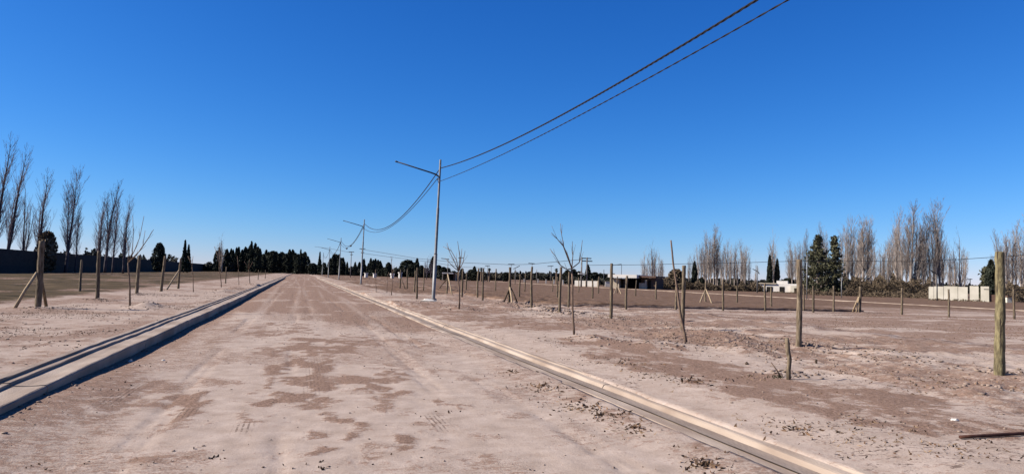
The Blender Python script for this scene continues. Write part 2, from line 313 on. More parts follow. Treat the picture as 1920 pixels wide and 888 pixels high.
soil = np.where(isroad & (y > 16), soil - .33 * trk * sstep(16, 24, y), soil)
soil = np.where(isroad & (y < 24), soil + .30 * trk * (1 - sstep(14, 24, y)) * sstep(.35, .55, n1), soil)
soil = np.where(isroad, np.maximum(soil, .12 + sstep(.46, .60, n1) * .42), np.maximum(soil, np.where(x < XL, .36, .27)))
edge = (1 - sstep(XL + .3, XL + 1.1, x + wx * .5)) * isroad * sstep(6, 9, y)
soil = np.maximum(soil, edge * .85)
soil = np.where((~isroad) & (x > 4), np.maximum(soil, .85 * sstep(7.0, 9.0, x + wx) * sstep(.43, .57, fbm(x * .5, y * .8, 5, 93))), soil)
soil = np.where((~isroad) & (x > 4), np.maximum(soil, .75 * sstep(30, 48, y) * sstep(.42, .55, n1)), soil)
soil = np.where(x < XL, np.maximum(soil, .75 * sstep(.45, .58, fbm(x * .6, y * .45, 5, 94))), soil)
streak = sstep(.48, .60, fbm(x * .22 + y * .1, y * .85, 5, 97)) * .78
soil = np.where((x > 8.5) & (y > 6), np.maximum(soil, streak), soil)
field = TERR * .95 + np.where((x > 5.5), .85 * sstep(40, 62, y) * sstep(5, 8, x), 0) * (1 - .5 * (n2 > .62)) + np.where((x > 31), .55 * sstep(33, 60, y + x * .3), 0)
green = sstep(-8.2, -11.5, x + wx) * sstep(.28, .45, n2) * .95
field = np.clip(field, 0, 1); field = np.maximum(field, np.where(x < -8, .8 * sstep(-8.5, -10, x + wx), 0) * .8)
speck = np.where(isroad, .35, .9) * sstep(.42, .56, fbm(x * .5 + 4, y * .5, 4, 95)); speck = np.where((x > 4.7) & (x < 8), .9 * sstep(.45, .6, fbm(x * .9, y * .5, 3, 96)), speck)
tread = 0 * x
for (px_, py_, ln) in ((457, 800, .8), (350, 772, 1.0), (228, 742, 2.6), (820, 790, 1.2), (590, 700, 6)):
    a, b = on(px_, py_, 0); wid = .10 if ln < 3 else .14
    tread = np.maximum(tread, (1 - sstep(wid * .8, wid * 1.15, np.abs(x - a - .04 * (y - b)))) * (1 - sstep(ln * .15, ln * .55, np.abs(y - b))) * (.45 if ln > 3 else .8))
speck = np.where(x > 7.5, np.maximum(speck * .6, .95 * sstep(.44, .56, fbm(x * .28 + y * .12, y * .9, 5, 98))), speck); speck = np.where((x < XL) & (x > -9), .9 * sstep(.42, .56, fbm(x * .7, y * .45, 4, 99)), speck); speck = np.where(isroad, .55 * sstep(.5, .62, n1), speck)
rough = .25 + .75 * np.clip(soil + field + green, 0, 1) * np.where(isroad, .7, 1); rough = rough * np.clip(60 / np.hypot(x, y), .15, 1) ** .5
nx = len(gx); ii, jj = np.meshgrid(np.arange(len(gy) - 1), np.arange(nx - 1), indexing='ij')
q0 = (ii * nx + jj).ravel(); Q = np.stack([q0, q0 + 1, q0 + nx + 1, q0 + nx], 1)
xc = (gx[jj.ravel()] + gx[jj.ravel() + 1]) / 2; yc = gy[ii.ravel()]
rm = (xc > XL - .25) & (xc < XR + .25) & (yc < 500) & (yc > -150)
V = np.stack([x, y, Z], 1)
def sub(name, mask):
    q = Q[mask]; u, inv = np.unique(q.ravel(), return_inverse=True)
    o = mesh_np(name, V[u], inv.reshape(-1, 4), M['ground'], attrs=dict(soil=soil[u], field=field[u], green=green[u], speck=speck[u], rough=rough[u], tread=tread[u]), smooth=True)
    o['kind'] = 'structure'; return o
sub('ground', ~rm); sub('dirt_road', rm)
def earth_bank():
    path = [(11.25, 41.5), (11.3, 39), (11.5, 37.4), (12.1, 36.2), (13.0, 35.72)] + [(xx, 35.68) for xx in np.arange(13.6, 31.4, .4)] + [(31.5, 35.8)]
    P = []; 
    for i, (a, b) in enumerate(path):
        q = path[min(i + 1, len(path) - 1)]; p = path[max(i - 1, 0)]; t = np.array((q[0] - p[0], q[1] - p[1])); t = t / np.linalg.norm(t); n = np.array((-t[1], t[0]))   # n points away from the camera side
        w_ = random.uniform(-.03, .03); hh = .30 + random.uniform(-.04, .03)
        for (d, z) in ((-.02, -.1), (0, hh - .03), (.05, hh), (.35, hh + .005), (.8, .1)): P.append((a + n[0] * (d + w_), b + n[1] * (d + w_), z))
    k = 5; n_ = len(path); Qd = [(i * k + j, i * k + j + 1, (i + 1) * k + j + 1, (i + 1) * k + j) for i in range(n_ - 1) for j in range(k - 1)]
    m_ = mat('bank_soil', (.16, .11, .09), scale=4, rgb2=(.30, .22, .18), bump=.02, bscale=12)
    o = MB().add(P, Qd).build('earth_bank', m_); o['kind'] = 'structure'
earth_bank()
def gz(px_, py_):
    a, _, _ = terrain(np.array([float(px_)]), np.array([float(py_)])); return float(a[0])

# ------------------------------------------------------------------ kerbs
def kerb(name, prof, x0, sgn, y0, y1, bend=None):
    mb = MB(); ys = []; yy = y0
    joint = 6.0; start = y0
    V_ = []; Fc = []
    while start < y1 - .1:
        end = min(start + joint - .012, y1); st = .5 if start < 30 else 2.0
        yl = np.arange(start, end, st).tolist() + [end]; k = len(prof); Vs = []
        off = random.uniform(-.008, .008); offz = random.uniform(-.006, .006)
        for yv in yl:
            bx, bz = (bend(yv) if bend else (0, 0))
            dx = .02 * math.sin(yv * .21) + .012 * math.sin(yv * .73 + 1)
            for (u, z) in prof: Vs.append((x0 + sgn * u + bx + dx + off + random.uniform(-.003, .003), yv, z + bz + offz + random.uniform(-.003, .003)))
        Qs = [(i * k + j, i * k + j + 1, (i + 1) * k + j + 1, (i + 1) * k + j) for i in range(len(yl) - 1) for j in range(k - 1)]
        Qs += [tuple(range(k)), tuple((len(yl) - 1) * k + j for j in range(k - 1, -1, -1))]
        mb.add(Vs, Qs); start += joint
    o = mb.build(name, M['conc']); o['kind'] = 'structure'; return o
LP = [(.0, -.2), (.0, .150), (.012, .165), (.03, .170), (.20, .160), (.385, .163), (.388, .192), (.398, .197), (.50, .199), (.503, .226), (.512, .231), (.60, .232), (.612, .226), (.62, -.1)]
kerb('kerb', LP, XL, -1, -20, 166)
RP = [(.0, -.1), (.0, .025), (.02, .040), (.17, .044), (.20, .030), (.36, .028), (.385, .045), (.41, .085), (.43, .092), (.51, .096), (.525, .090), (.535, .092), (.545, .110), (.56, .113), (.62, .113), (.63, -.1)]
kerb('kerb', RP, XR, 1, -20, 168)
def silt():
    ys = np.arange(4, 168, .12); V_ = []
    for yv in ys:
        w0 = .165 + .035 * float(fbm(np.array([yv * .9]), np.array([1.0]), 3, 5)[0]); w1 = .385 - .03 * float(fbm(np.array([yv * 1.3]), np.array([7.0]), 3, 6)[0])
        dx = .02 * math.sin(yv * .21) + .012 * math.sin(yv * .73 + 1)
        for u in (w0, (w0 + w1) / 2, w1): V_.append((XR + u + dx, yv, .052 if u == w0 else .044))
    n_ = len(ys); Qd = [(i * 3 + j, i * 3 + j + 1, (i + 1) * 3 + j + 1, (i + 1) * 3 + j) for i in range(n_ - 1) for j in range(2)]
    o = MB().add(V_, Qd).build('gutter_silt', mat('gutter_silt', (.31, .25, .21), scale=3, rgb2=(.42, .35, .30), stretch=(1, .4, 1), bump=.01, bscale=40), smooth=True); o['kind'] = 'structure'
silt()
def cb(yv):
    t = max(0, (206 - yv) / 16); return (7.5 * t * t, 0)
kerb('kerb', RP, XR + .5, 1, 190, 440, cb)
P2 = [(0, -.2), (0, .22), (.02, .24), (.3, .24), (.32, .22), (.32, -.2)]
kerb('kerb', P2, 51.5, 1, 28, 260)

# ------------------------------------------------------------------ fence posts
ORD = ['nearest', 'second nearest', 'third nearest', 'fourth nearest', 'fifth nearest', 'sixth nearest', 'seventh nearest', 'eighth nearest', 'ninth nearest', 'tenth nearest', 'eleventh nearest', 'twelfth nearest', 'thirteenth nearest', 'fourteenth nearest', 'fifteenth nearest', 'sixteenth nearest']
def post_mb(h, r, lx=0, ly=0, n=12):
    mb = MB(); k = 20 if n > 8 else 5; P = []; rr = []
    a = random.uniform(0, 6); b = random.uniform(.004, .018)
    for i in range(k):
        t = i / (k - 1); z = -.25 + (h + .25) * t
        P.append((lx * max(0, z) / h + b * math.sin(a + t * 5), ly * max(0, z) / h + b * math.cos(a * 2 + t * 4), z)); rr.append(r * (1.08 - .16 * t) * random.uniform(.94, 1.06))
    rr.append(rr[-1] * .85); P.append((P[-1][0], P[-1][1], P[-1][2] + .012))
    mb.tube(P, rr, n, .075 if n > 8 else 0); return mb
POSTN = [0]
def post(px, pb, pt, label, group, r=None, braces=(), lean=0, m='wood', z=None):
    x_, y_ = on(px, pb, .16 if z is None else z); g = gz(x_, y_); x_, y_ = on(px, pb, g)
    d = ray(px, pb); f = -x_ * sy + y_ * cy
    h = zat(px, pt, f) - g; r = r or random.uniform(.050, .062)
    n = 12 if f < 60 else 6
    lx = lean * h + random.uniform(-.02, .02); ly = random.uniform(-.02, .02)
    if not braces:
        o = post_mb(h, r, lx, ly, n).build('fence_post', M[m], smooth=True); o.location = (x_, y_, g); tag(o, label, 'fence post', group)
    else:
        o = empty('fence_post', (x_, y_, g)); tag(o, label, 'fence post', group)
        post_mb(h, r, lx, ly, n).build('post_shaft', M[m], o, smooth=True)
        for (bx, by, frac, mm) in braces:       # foot pixel, height fraction where it meets the post
            fx, fy = on(bx, by, g); v = Vector((fx - x_, fy - y_, 0)); u = v.normalized() * r * .9
            mb = MB(); mb.tube([(v.x, v.y, -.08), ((v.x + u.x) / 2, (v.y + u.y) / 2, h * frac / 2), (u.x, u.y, h * frac)], [.05, .047, .045], 7, .05)
            mb.build('brace', M[mm], o, smooth=True)
    POSTN[0] += 1; return o
G1 = 'tall wooden posts in the row along the right side of the road'
row = [(1875, 703, 473, .076, 'wood_green', 'thick greenish lichened wooden post standing in the foreground at the far right'),
       (1498, 649, 487, .060, 'wood', 'brown knotty wooden post right behind the short crooked stake'),
       (1280, 613, 498, .058, 'wood', 'upright wooden post standing just behind the long leaning pole'),
       (1145, 597, 494, .054, 'wood', 'straight wooden post to the left of the unfinished flat-roofed house'),
       (1050, 583, 501, .054, 'wood', 'wooden post just left of the bare sapling trunk, beyond the sandy verge'),
       (996, 572, 500, .054, 'wood', 'wooden post midway between the three-braced corner post and the bare sapling')]
for (a, b, c, r, m, l) in row: post(a, b, c, l, G1, r, (), -.005, m)
post(955, 566, 501, 'braced corner post with three props, one pale and two dark, beside the dirt bank', G1, .066,
     [(961, 569, .30 + .12, 'brace'), (944, 566, .34, 'brace_dark'), (971, 567, .42, 'brace_dark')])
GM = 'wooden posts of the plots between the lamp post and the braced corner post'
for (a, b, c, l) in [(905, 563, 503, 'taller lit wooden post standing right of the forked sapling'), (866, 557, 504, 'slender wooden post immediately right of the forked sapling'), (895, 553, 503, 'thin post in the gap between the two taller posts right of the forked sapling'),
                     (874, 545, 510, 'short far post peeking just right of the slender post beside the forked sapling'), (929, 547, 504, 'lone far post in the field left of the three-braced corner post'), (974, 555, 514, 'shorter far post just right of the three-braced corner post'),
                     (984, 546, 512, 'far thin post just left of the post next to the three-braced corner'), (794, 545, 502, 'wooden post nearest the left side of the big lamp post'), (781, 560, 502, 'nearest wooden stake left of the big lamp post, standing on the verge'),
                     (777, 546, 508, 'thin dark post directly behind the verge stake left of the lamp post')]:
    post(a, b, c, l, GM)
post(838, 551, 512, 'post with one white prop and one long dark prop, right of the big lamp post', GM, .062, [(848, 553, .95, 'brace'), (823, 540, .75, 'brace_dark')])
post(763, 541, 504, 'thin post at the end of a dark slanting prop, far left of the lamp post', GM)
post(750, 540, 505, 'far post with one dark slanting prop, left of the lamp post', GM, .062, [(760, 541, .6, 'brace_dark')])
GB = 'far wooden posts standing across the reddish plot'
for (a, b, c, l) in [(1036, 546, 520, 'small far post left of the bare sapling near white pillars'), (1045, 557, 519, 'mid-distance post left of the bare sapling, closest behind the tall post'), (1066, 576, 510, 'post standing right behind the bare sapling trunk'),
                     (1085, 548, 520, 'small far post in front of the double power pole'), (1111, 560, 523, 'post in front of the low white wall'), (1122, 551, 518, 'far post at the right end of the low white wall'),
                     (1174, 577, 517, 'post on the dark bank directly in front of the unfinished house'), (1192, 555, 525, 'short far post in front of the white roof edge of the unfinished house'), (1230, 560, 528, 'post at the right corner of the unfinished house'),
                     (1267, 580, 537, 'half-height post left of the long leaning pole, on the dark bank'), (1355, 582, 523, 'pale post on the dark bank below the tallest central bare poplars'), (1382, 568, 535, 'short far post under the bare poplar group'),
                     (1434, 583, 531, 'dark post on the bank in front of the white house'), (1446, 574, 537, 'pale short post right of the dark post before the white house'), (1507, 583, 533, 'post on the bank just right of the brown knotty post'),
                     (1525, 580, 536, 'darker post in front of the big pines, second right of the knotty post'), (1563, 584, 536, 'pale post on the bank in front of the right-hand pine')]:
    post(a, b, c, l, GB, random.uniform(.046, .058))
post(1157, 549, 518, 'far corner post with two pale splayed props before the unfinished house', GB, .06, [(1150, 553, .42, 'brace'), (1166, 553, .42, 'brace')])
post(1323, 565, 528, 'corner post with two pale splayed props in the middle of the reddish plot', GB, .062, [(1312, 566, .62, 'brace'), (1335, 567, .62, 'brace'), ])
post(1612, 585, 537, 'corner post with two pale props leaning on its left, right end of bank', GB, .07, [(1598, 584, .6, 'brace'), (1605, 585, .6, 'brace')])
GR = 'thin posts in the open plot at the far right'
post(1691, 590, 540, 'leftmost thin post of the open plot at the far right', GR, .06); post(1779, 594, 542, 'dark thin post in front of the cream panel wall', GR, .05, m='wood'); post(1901, 598, 542, 'thin post just right of the thick greenish foreground post', GR, .055)
GL = 'wooden posts in the row along the left side of the road'
post(70, 577, 452, 'near left corner post with a long pale prop and a short dark prop', GL, .092, [(25, 578, .53, 'brace'), (88, 574, .5, 'wood')], .02, m='wood', z=.29)
post(182, 561, 471, 'thick dark post standing alone left of the tall bare sapling', GL, .075, z=.29)
post(256, 551, 479, 'leaning post just right of the tall bare sapling', GL, .078, (), .03, z=.29)
post(302, 546, 480, 'leaning post below the round dark conifer', GL, .078, (), .05, z=.29)
post(334, 541, 484, 'post with a pale prop leaning from its left, below the pair of spruces', GL, .07, [(311, 543, .6, 'brace')], .03, z=.29)
post(150, 545, 487, 'small far post in the grassy field in front of the dark wall', 'far posts in the left field', .06, z=.29)
GF = 'far posts along the left verge'
for (a, b, c, l) in [(423, 531, 500, 'thin far post right of the bent sapling stem on the left verge'), (484, 524, 506, 'tiny far post on the left verge near the end of the kerb'), (497, 522, 506, 'last tiny far post on the left verge by the kerb end')]:
    post(a, b, c, l, GF, .06, z=.28)

# crooked stake, leaning pole, lying bar
def stick(name, pts, rad, m, label, cat, n=8):
    o = MB().tube(pts, rad, n, .05); o = o.build(name, M[m], smooth=True); p0 = Vector(pts[0]); o.data.transform(Matrix.Translation(-p0)); o.location = p0
    return tag(o, label, cat)
x0, y0 = on(1288, 640, .2); g = gz(x0, y0); f = -x0 * sy + y0 * cy; xt, yt = at(1258, f, 450); zt = zat(1258, 450, f)
def lerp(a, b, t): return tuple(a[i] + (b[i] - a[i]) * t for i in range(3))
A, B = (x0, y0, g - .1), (xt, yt, zt)
stick('leaning_pole', [lerp(A, B, t)[:2] + (lerp(A, B, t)[2],) if t in (0, 1) else tuple(np.array(lerp(A, B, t)) + np.array((-.035 * math.sin(t * 3.1) + .01 * math.sin(t * 14), 0, 0))) for t in np.linspace(0, 1, 10)], [.036 - .018 * t for t in np.linspace(0, 1, 10)], 'bark', 'long thin bare pole leaning to the left in front of an upright post', 'pole')
x0, y0 = on(1479, 711, .18); g = gz(x0, y0); f = -x0 * sy + y0 * cy
stick('wooden_stake', [(x0, y0, g - .1), (x0 - .005, y0, g + .15), (x0 + .012, y0, g + .3), (x0 - .02, y0, g + .42), (x0 - .03, y0, g + .55), (x0 - .045, y0, zat(1473, 633, f))], [.036, .034, .033, .036, .034, .031], 'wood', 'short crooked wooden stake driven into the sandy verge', 'stake', 10)
x1, y1 = on(1466, 707, .18); g = gz(x1, y1)
stick('dry_twig', [(x1, y1, g - .03), (x1 - .07, y1 + .03, g + .1), (x1 - .16, y1 + .05, g + .22)], [.012, .011, .008], 'bark', 'thin dry stick slanting out of the ground beside the crooked stake', 'stick')
xa, ya = on(1800, 827, .15); xb, yb = on(1960, 820, .15)
stick('rusty_bar', [(xa + (xb - xa) * t, ya + (yb - ya) * t, gz(xa + (xb - xa) * t, ya + (yb - ya) * t) + .022) for t in np.linspace(0, 1, 8)], .017, 'rust', 'reddish brown bar lying on the sand at the bottom right', 'bar')
xs, ys = on(1793, 793, .16)
def rock(n, s, seed):
    r = np.random.default_rng(seed); V = []; Fc = []
    import bmesh
    bm = bmesh.new(); bmesh.ops.create_icosphere(bm, subdivisions=n, radius=1)
    for v in bm.verts:
        c = v.co; k = 1 + .28 * (math.sin(c.x * 3 + seed) * math.sin(c.y * 4 + seed * 2) + math.sin(c.z * 5 + seed * 3) * .6) + r.uniform(-.08, .08)
        v.co = Vector((c.x * s[0] * k, c.y * s[1] * k, c.z * s[2] * k))
    V = [tuple(v.co) for v in bm.verts]; Fc = [tuple(v.index for v in f_.verts) for f_ in bm.faces]; bm.free(); return np.array(V), Fc
def rock_obj(px, py, s, m, label, z=.15, seed=1):
    a, b = on(px, py, z); g = gz(a, b); v, f_ = rock(2, s, seed); o = MB().add(v, f_).build('stone', M[m]); o.location = (a, b, g + s[2] * .4); tag(o, label, 'stone'); return o
rock_obj(1790, 793, (.045, .03, .015), 'plaster', 'small flat white stone on the reddish soil at the right', seed=3)
rock_obj(802, 567, (.38, .2, .09), 'plaster', 'white lump of concrete at the foot of the big lamp post', seed=5)
rock_obj(245, 678, (.035, .03, .025), 'plaster', 'small white stone at the foot of the left kerb', .0, 7)
rock_obj(306, 676, (.03, .03, .015), 'plaster', 'small flat pale stone on the road near the left kerb', .0, 9)
rock_obj(1400, 683, (.03, .03, .035), 'brace_dark', 'small dark stump-like clod behind the crooked stake', .18, 11)
rock_obj(1530, 683, (.022, .02, .05), 'brace_dark', 'small upright dark clod to the right of the crooked stake', .18, 12)

# ------------------------------------------------------------------ saplings (bare young trees)
def branch(mb, p, d, L, r0, r1, k=6, curve=0.0, wig=.02, n=5):
    P = [np.array(p, float)]; d = np.array(d, float); d /= np.linalg.norm(d)
    for i in range(k):
        d = d + np.array((random.uniform(-wig, wig), random.uniform(-wig, wig), curve / k)); d /= np.linalg.norm(d); P.append(P[-1] + d * L / k)
    mb.tube(P, list(np.linspace(r0, r1, len(P))), n); return P
def sapling(px, pb, fork, brs, label, r=.022, z=.17):
    """fork: pixel of the fork; brs: list of pixel polylines starting at the fork"""
    x_, y_ = on(px, pb, z); g = gz(x_, y_); x_, y_ = on(px, pb, g); f = -x_ * sy + y_ * cy
    o = empty('young_tree', (x_, y_, g)); tag(o, label, 'young tree', 'bare saplings planted along the road')
    def w(p, dy=0): a, b = at(p[0], f + dy, p[1]); return np.array((a - x_, b - y_, zat(p[0], p[1], f + dy) - g))
    top = w(fork); mb = MB(); P = [np.array((0, 0, -.1))] + [top * t + np.array((.02 * math.sin(t * 5 + px), .01 * math.sin(t * 7), 0)) * (1 if t < 1 else 0) for t in (.2, .4, .6, .8, 1)]
    mb.tube(P, [r * 1.15, r * 1.1, r, r * .9, r * .85, r * .8], 7, .04); mb.build('trunk', M['bark'], o, smooth=True)
    mb = MB()
    for i, pl in enumerate(brs):
        dy = random.uniform(-.5, .5); pts = [top]; k = len(pl)
        for j, p in enumerate(pl): pts.append(w(p, dy * (j + 1) / k))
        rad = list(np.linspace(r * .6, max(.005, .006 * f / 20), len(pts)))
        mb.tube(pts, rad, 5)
        for j in range(1, len(pts) - 1):
            for s in range(2):
                q = pts[j]; dd = pts[j + 1] - pts[j - 1]; dd = dd / np.linalg.norm(dd) + np.array((random.uniform(-.6, .6), random.uniform(-.6, .6), .3))
                branch(mb, q, dd, random.uniform(.12, .4), rad[j] * .5, .003, 3)
    mb.build('branches', M['bark'], o, smooth=True); return o
sapling(1077, 628, (1072, 503), [[(1065, 480), (1057, 462), (1053, 440), (1051, 419)], [(1056, 461), (1045, 448), (1034, 436)], [(1063, 505), (1051, 497), (1042, 481), (1031, 466)], [(1074, 480), (1073, 452)], [(1086, 492), (1089, 475), (1092, 450)]], 'bare sapling with spreading branches on the sandy right verge, nearest to the kerb', .026)
sapling(861, 578, (860, 508), [[(852, 490), (843, 472), (838, 455)], [(856, 488), (846, 470), (831, 462)], [(864, 490), (866, 466)], [(868, 492), (872, 470)], [(850, 500), (835, 484)], [(862, 480), (858, 452)]], 'forked bare sapling right behind the lamp post on the right verge', .035)
sapling(244, 571, (240, 492), [[(252, 470), (262, 445), (270, 405)], [(248, 474), (250, 440), (249, 405)], [(256, 478), (268, 460), (272, 432)], [(242, 470), (236, 445)], [(262, 470), (277, 448), (288, 430)]], 'tall bare sapling with long upright whips on the left verge', .03, .28)
sapling(363, 547, (360, 500), [[(361, 490), (362, 480)], [(357, 490), (352, 480)]], 'small thin sapling right of the propped left post', .022, .28)
sapling(415, 538, (411, 500), [[(412, 480), (412, 455)], [(408, 480), (402, 462)], [(416, 485), (422, 466)]], 'bent bare sapling below the bare tree on the left verge', .03, .28)
sapling(469, 531, (466, 505), [[(463, 497), (458, 490)], [(467, 495), (468, 486)], [(470, 498), (474, 490)]], 'low forked sapling below the row of cypresses', .035, .28)
sapling(448, 534, (447, 505), [[(446, 495), (445, 480)]], 'straight thin sapling left of the low forked one', .025, .28)
sapling(734, 553, (735, 520), [[(735, 505), (734, 490), (733, 480)], [(737, 510), (739, 498)]], 'thin straight sapling left of the big lamp post', .03)
sapling(705, 546, (705, 526), [[(704, 516), (704, 505)]], 'thin sapling in the verge right of the second lamp post', .025)
sapling(1206 - 480, 548, (726, 525), [[(727, 518), (729, 510)]], 'very small sapling stub between the second lamp post and the thin straight sapling', .02)

# ------------------------------------------------------------------ street lamps and cables
LX = 7.35
def street_lamp(y_, label, arm=True, h=8.0, tilt=.017, lx=LX, step=True):
    g = gz(lx, y_); o = empty('street_lamp', (lx, y_, g), 0, tilt); tag(o, label, 'street lamp', 'street lamp posts along the right side of the road')
    mb = MB(); mb.tube([(0, 0, -.3), (0, 0, 0), (0, 0, 2.6)], [.105, .10, .10], 14); mb.build('lower_pole', M['steel_light'], o, smooth=True)
    mb = MB(); mb.tube([(0, 0, 2.59), (0, 0, 2.66), (0, 0, 5.2), (0, 0, 5.26), (0, 0, h - .04), (0, 0, h)], [.105, .082, .082, .066, .058, .05], 12); mb.build('upper_pole', M['steel'], o, smooth=True)
    if arm:
        mb = MB(); P = [(-.03, 0, h - .98), (-.25, 0, h - .86), (-.5, 0, h - .79), (-2.45, 0, h - .34)]
        mb.tube(P, [.045, .045, .042, .036], 8); mb.tube([(-2.44, 0, h - .343), (-2.56, 0, h - .32)], [.048, .042], 8); mb.build('lamp_arm', M['steel_dark'], o, smooth=True)
    mb = MB()
    mb.tube([(0, 0, h - .47), (.0, -.14, h - .45)], .02, 6); mb.tube([(.0, -.15, h - .55), (.0, -.15, h - .28)], [.03, .02], 8); mb.build('cable_clamp', M['steel_dark'], o, smooth=True); mb = MB()
    mb.tube([(0, 0, h - 1.12), (-.1, 0, h - 1.1)], .02, 6); mb.tube([(-.1, 0, h - 1.22), (-.1, 0, h - 1.04)], [.025, .02], 8); mb.build('cable_clamp', M['steel_dark'], o, smooth=True)
    mb = MB(); mb.tube([(0, 0, -.05), (0, 0, .1)], [.22, .16], 12, .05); mb.build('footing', M['pole_conc'], o)
    return o
LY = [41.6, 93, 146, 200, 255]
LL = ['big grey street lamp post with a bare arm over the road, nearest of the row', 'second grey lamp post along the right verge, its arm pointing at the road', 'third lamp post in the row, about a third as tall as the nearest', 'fourth lamp post far down the row, small arm on the left', 'thick pale post without an arm, last of the lamp row']
for i, yv in enumerate(LY): street_lamp(yv, LL[i], arm=i != 4, h=8.0 if i < 4 else 7.7, tilt=.017 if i < 4 else .03)
def cable(p, q, sag, r, label, twist=0, clamps=()):
    p, q = np.array(p), np.array(q); L = np.linalg.norm(q - p); n = int(L / .09) if twist else 40
    T = np.linspace(0, 1, n + 1); P = p[None] + (q - p)[None] * T[:, None]; P[:, 2] -= 4 * sag * T * (1 - T)
    o = empty('power_cable', tuple(p)); tag(o, label, 'power cable', 'overhead cables between the lamp posts'); P = P - p
    mb = MB()
    if twist:
        for s in range(twist):
            ph = T * L / .75 * 2 * math.pi + s * 2 * math.pi / twist
            Q_ = P + np.stack([np.cos(ph) * r, 0 * ph, np.sin(ph) * r], 1) * (1.0 if twist == 3 else .8); mb.tube(Q_, r, 5)
    else: mb.tube(P, r, 6)
    mb.build('cable_strands', M['cable'], o, smooth=True)
    for c in clamps:
        i = int(c * n); a = P[i]; d = (P[i + 1] - P[i - 1]); d /= np.linalg.norm(d)
        MB().tube([a - d * .5 - np.array((0, 0, .12)), a - d * .25 - np.array((0, 0, .12)), a + d * .25 - np.array((0, 0, .12)), a + d * .5 - np.array((0, 0, .12))], [.06, .15, .15, .06], 8).build('cable_splice', M['cable'], o, smooth=True)
    return o
spans = [(-11, 41.6)] + list(zip(LY[:4], LY[1:5]))
def anchor(yv, dz, dx=0): return (LX + .135 + dx, yv, gz(LX, yv) + dz)
names = ['the foreground span', 'the span beyond the big lamp post', 'the span between the second and third lamp posts', 'the span between the third and fourth lamp posts', 'the farthest span of the lamp row']
for i, (a, b) in enumerate(spans):
    if i == 0:
        cable((LX + .13, a, 7.75), (LX + .13, b, 7.67), 1.2, .014, 'thick twisted upper cable crossing the sky to the top of the picture', 3)
        cable((LX + .3, a, 7.0), (LX + .02, b, 6.87), .7, .010, 'thinner twisted lower cable running just below the thick one across the sky', 2)
    else:
        rr = .03 if i == 1 else .035
        cable(anchor(a, 7.5), anchor(b, 7.5), 1.9, rr, 'upper cable in ' + names[i], 0, (.45,) if i in (2, 3) else ())
        cable(anchor(a, 6.93, -.12), anchor(b, 6.93, -.12), 1.55, rr * .7, 'lower cable in ' + names[i], 0, (.6,) if i == 2 else ())

# ------------------------------------------------------------------ distant utility poles
def upole(px, dist, top, label, arms=(), m='pole_conc', r=.13, arm_m='steel_dark', extra=None, cat='utility pole', grp='distant power poles beyond the plots'):
    x_, y_ = at(px, dist); g = gz(x_, y_); h = zat(px, top, dist) - g; o = empty('utility_pole', (x_, y_, g), YAW); tag(o, label, cat, grp)
    MB().tube([(0, 0, -.2), (0, 0, h)], [r, r * .7], 8).build('pole_shaft', M[m], o, smooth=True)
    for (pxa, pya, pxb, pyb) in arms:
        s = dist / F; MB().tube([((pxa - px) * s, 0, zat(pxa, pya, dist) - g), ((pxb - px) * s, 0, zat(pxb, pyb, dist) - g)], max(.06, dist * .0005), 6).build('crossarm', M[arm_m], o)
    return o
upole(657, 210, 472, 'left of two T-topped poles between the cypresses right of the second lamp', [(652, 472, 662, 472), (655, 477, 660, 477)])
upole(677, 200, 466, 'right of two T-topped poles, just left of the second lamp post', [(672, 466, 683, 466), (675, 473, 681, 473)])
upole(839, 170, 484, 'distant lamp pole with an arm to its left, behind the propped post', [(826, 484, 841, 486)], cat='lamp pole', r=.09)
upole(862, 190, 480, 'distant pole rising behind the forked sapling', [(858, 483, 868, 483)], r=.1)
upole(914, 200, 498, 'small crosspiece pole between the two left palms', [(909, 498, 918, 498)], r=.08)
upole(958, 210, 495, 'distant T pole above the three-braced corner post', [(952, 495, 964, 495)], r=.08)
upole(966, 150, 504, 'short lamp pole with slanting arm right of the braced corner post', [(962, 504, 974, 498)], r=.08, cat='lamp pole')
upole(997, 230, 493, 'distant T pole above the sixth roadside post', [(990, 493, 1002, 494)], r=.09)
upole(1006, 220, 505, 'thin plain pole right of the sixth roadside post', [], r=.1)
upole(1033, 210, 499, 'distant lamp pole with arm left of the third palm', [(1026, 499, 1037, 498)], r=.09, cat='lamp pole')
upole(1132, 170, 505, 'thin dark pole over the low white wall', [], r=.09, m='steel_dark')
upole(1165, 160, 496, 'distant lamp pole whose arm shows right of the fourth roadside post', [(1148, 497, 1165, 495)], r=.07, cat='lamp pole', m='steel_dark')
# double pole with platform
x_, y_ = at(1095, 135); g = gz(x_, y_); o = empty('utility_pole', (x_, y_, g), YAW); tag(o, 'double power pole with two crossarms and a white transformer platform behind the bare sapling', 'utility pole', 'distant power poles beyond the plots')
s = 135 / F; zz = lambda p: zat(1095, p, 135) - g
for dx, tp in ((-5, 482), (5, 482)): MB().tube([(dx * s, 0, -.2), (dx * s, 0, zz(tp))], [.16, .12], 8).build('pole_shaft', M['pole_conc'], o, smooth=True)
for (p, a, b) in ((484, -6, 13), (489, -6, 15)): MB().box(a * s, -.08, zz(p) - .09, b * s, .08, zz(p) + .09).build('crossarm', M['steel_dark'], o)
MB().box(-11 * s, -.5, zz(514), 1 * s, .5, zz(513) + .1).build('platform', M['plaster'], o)
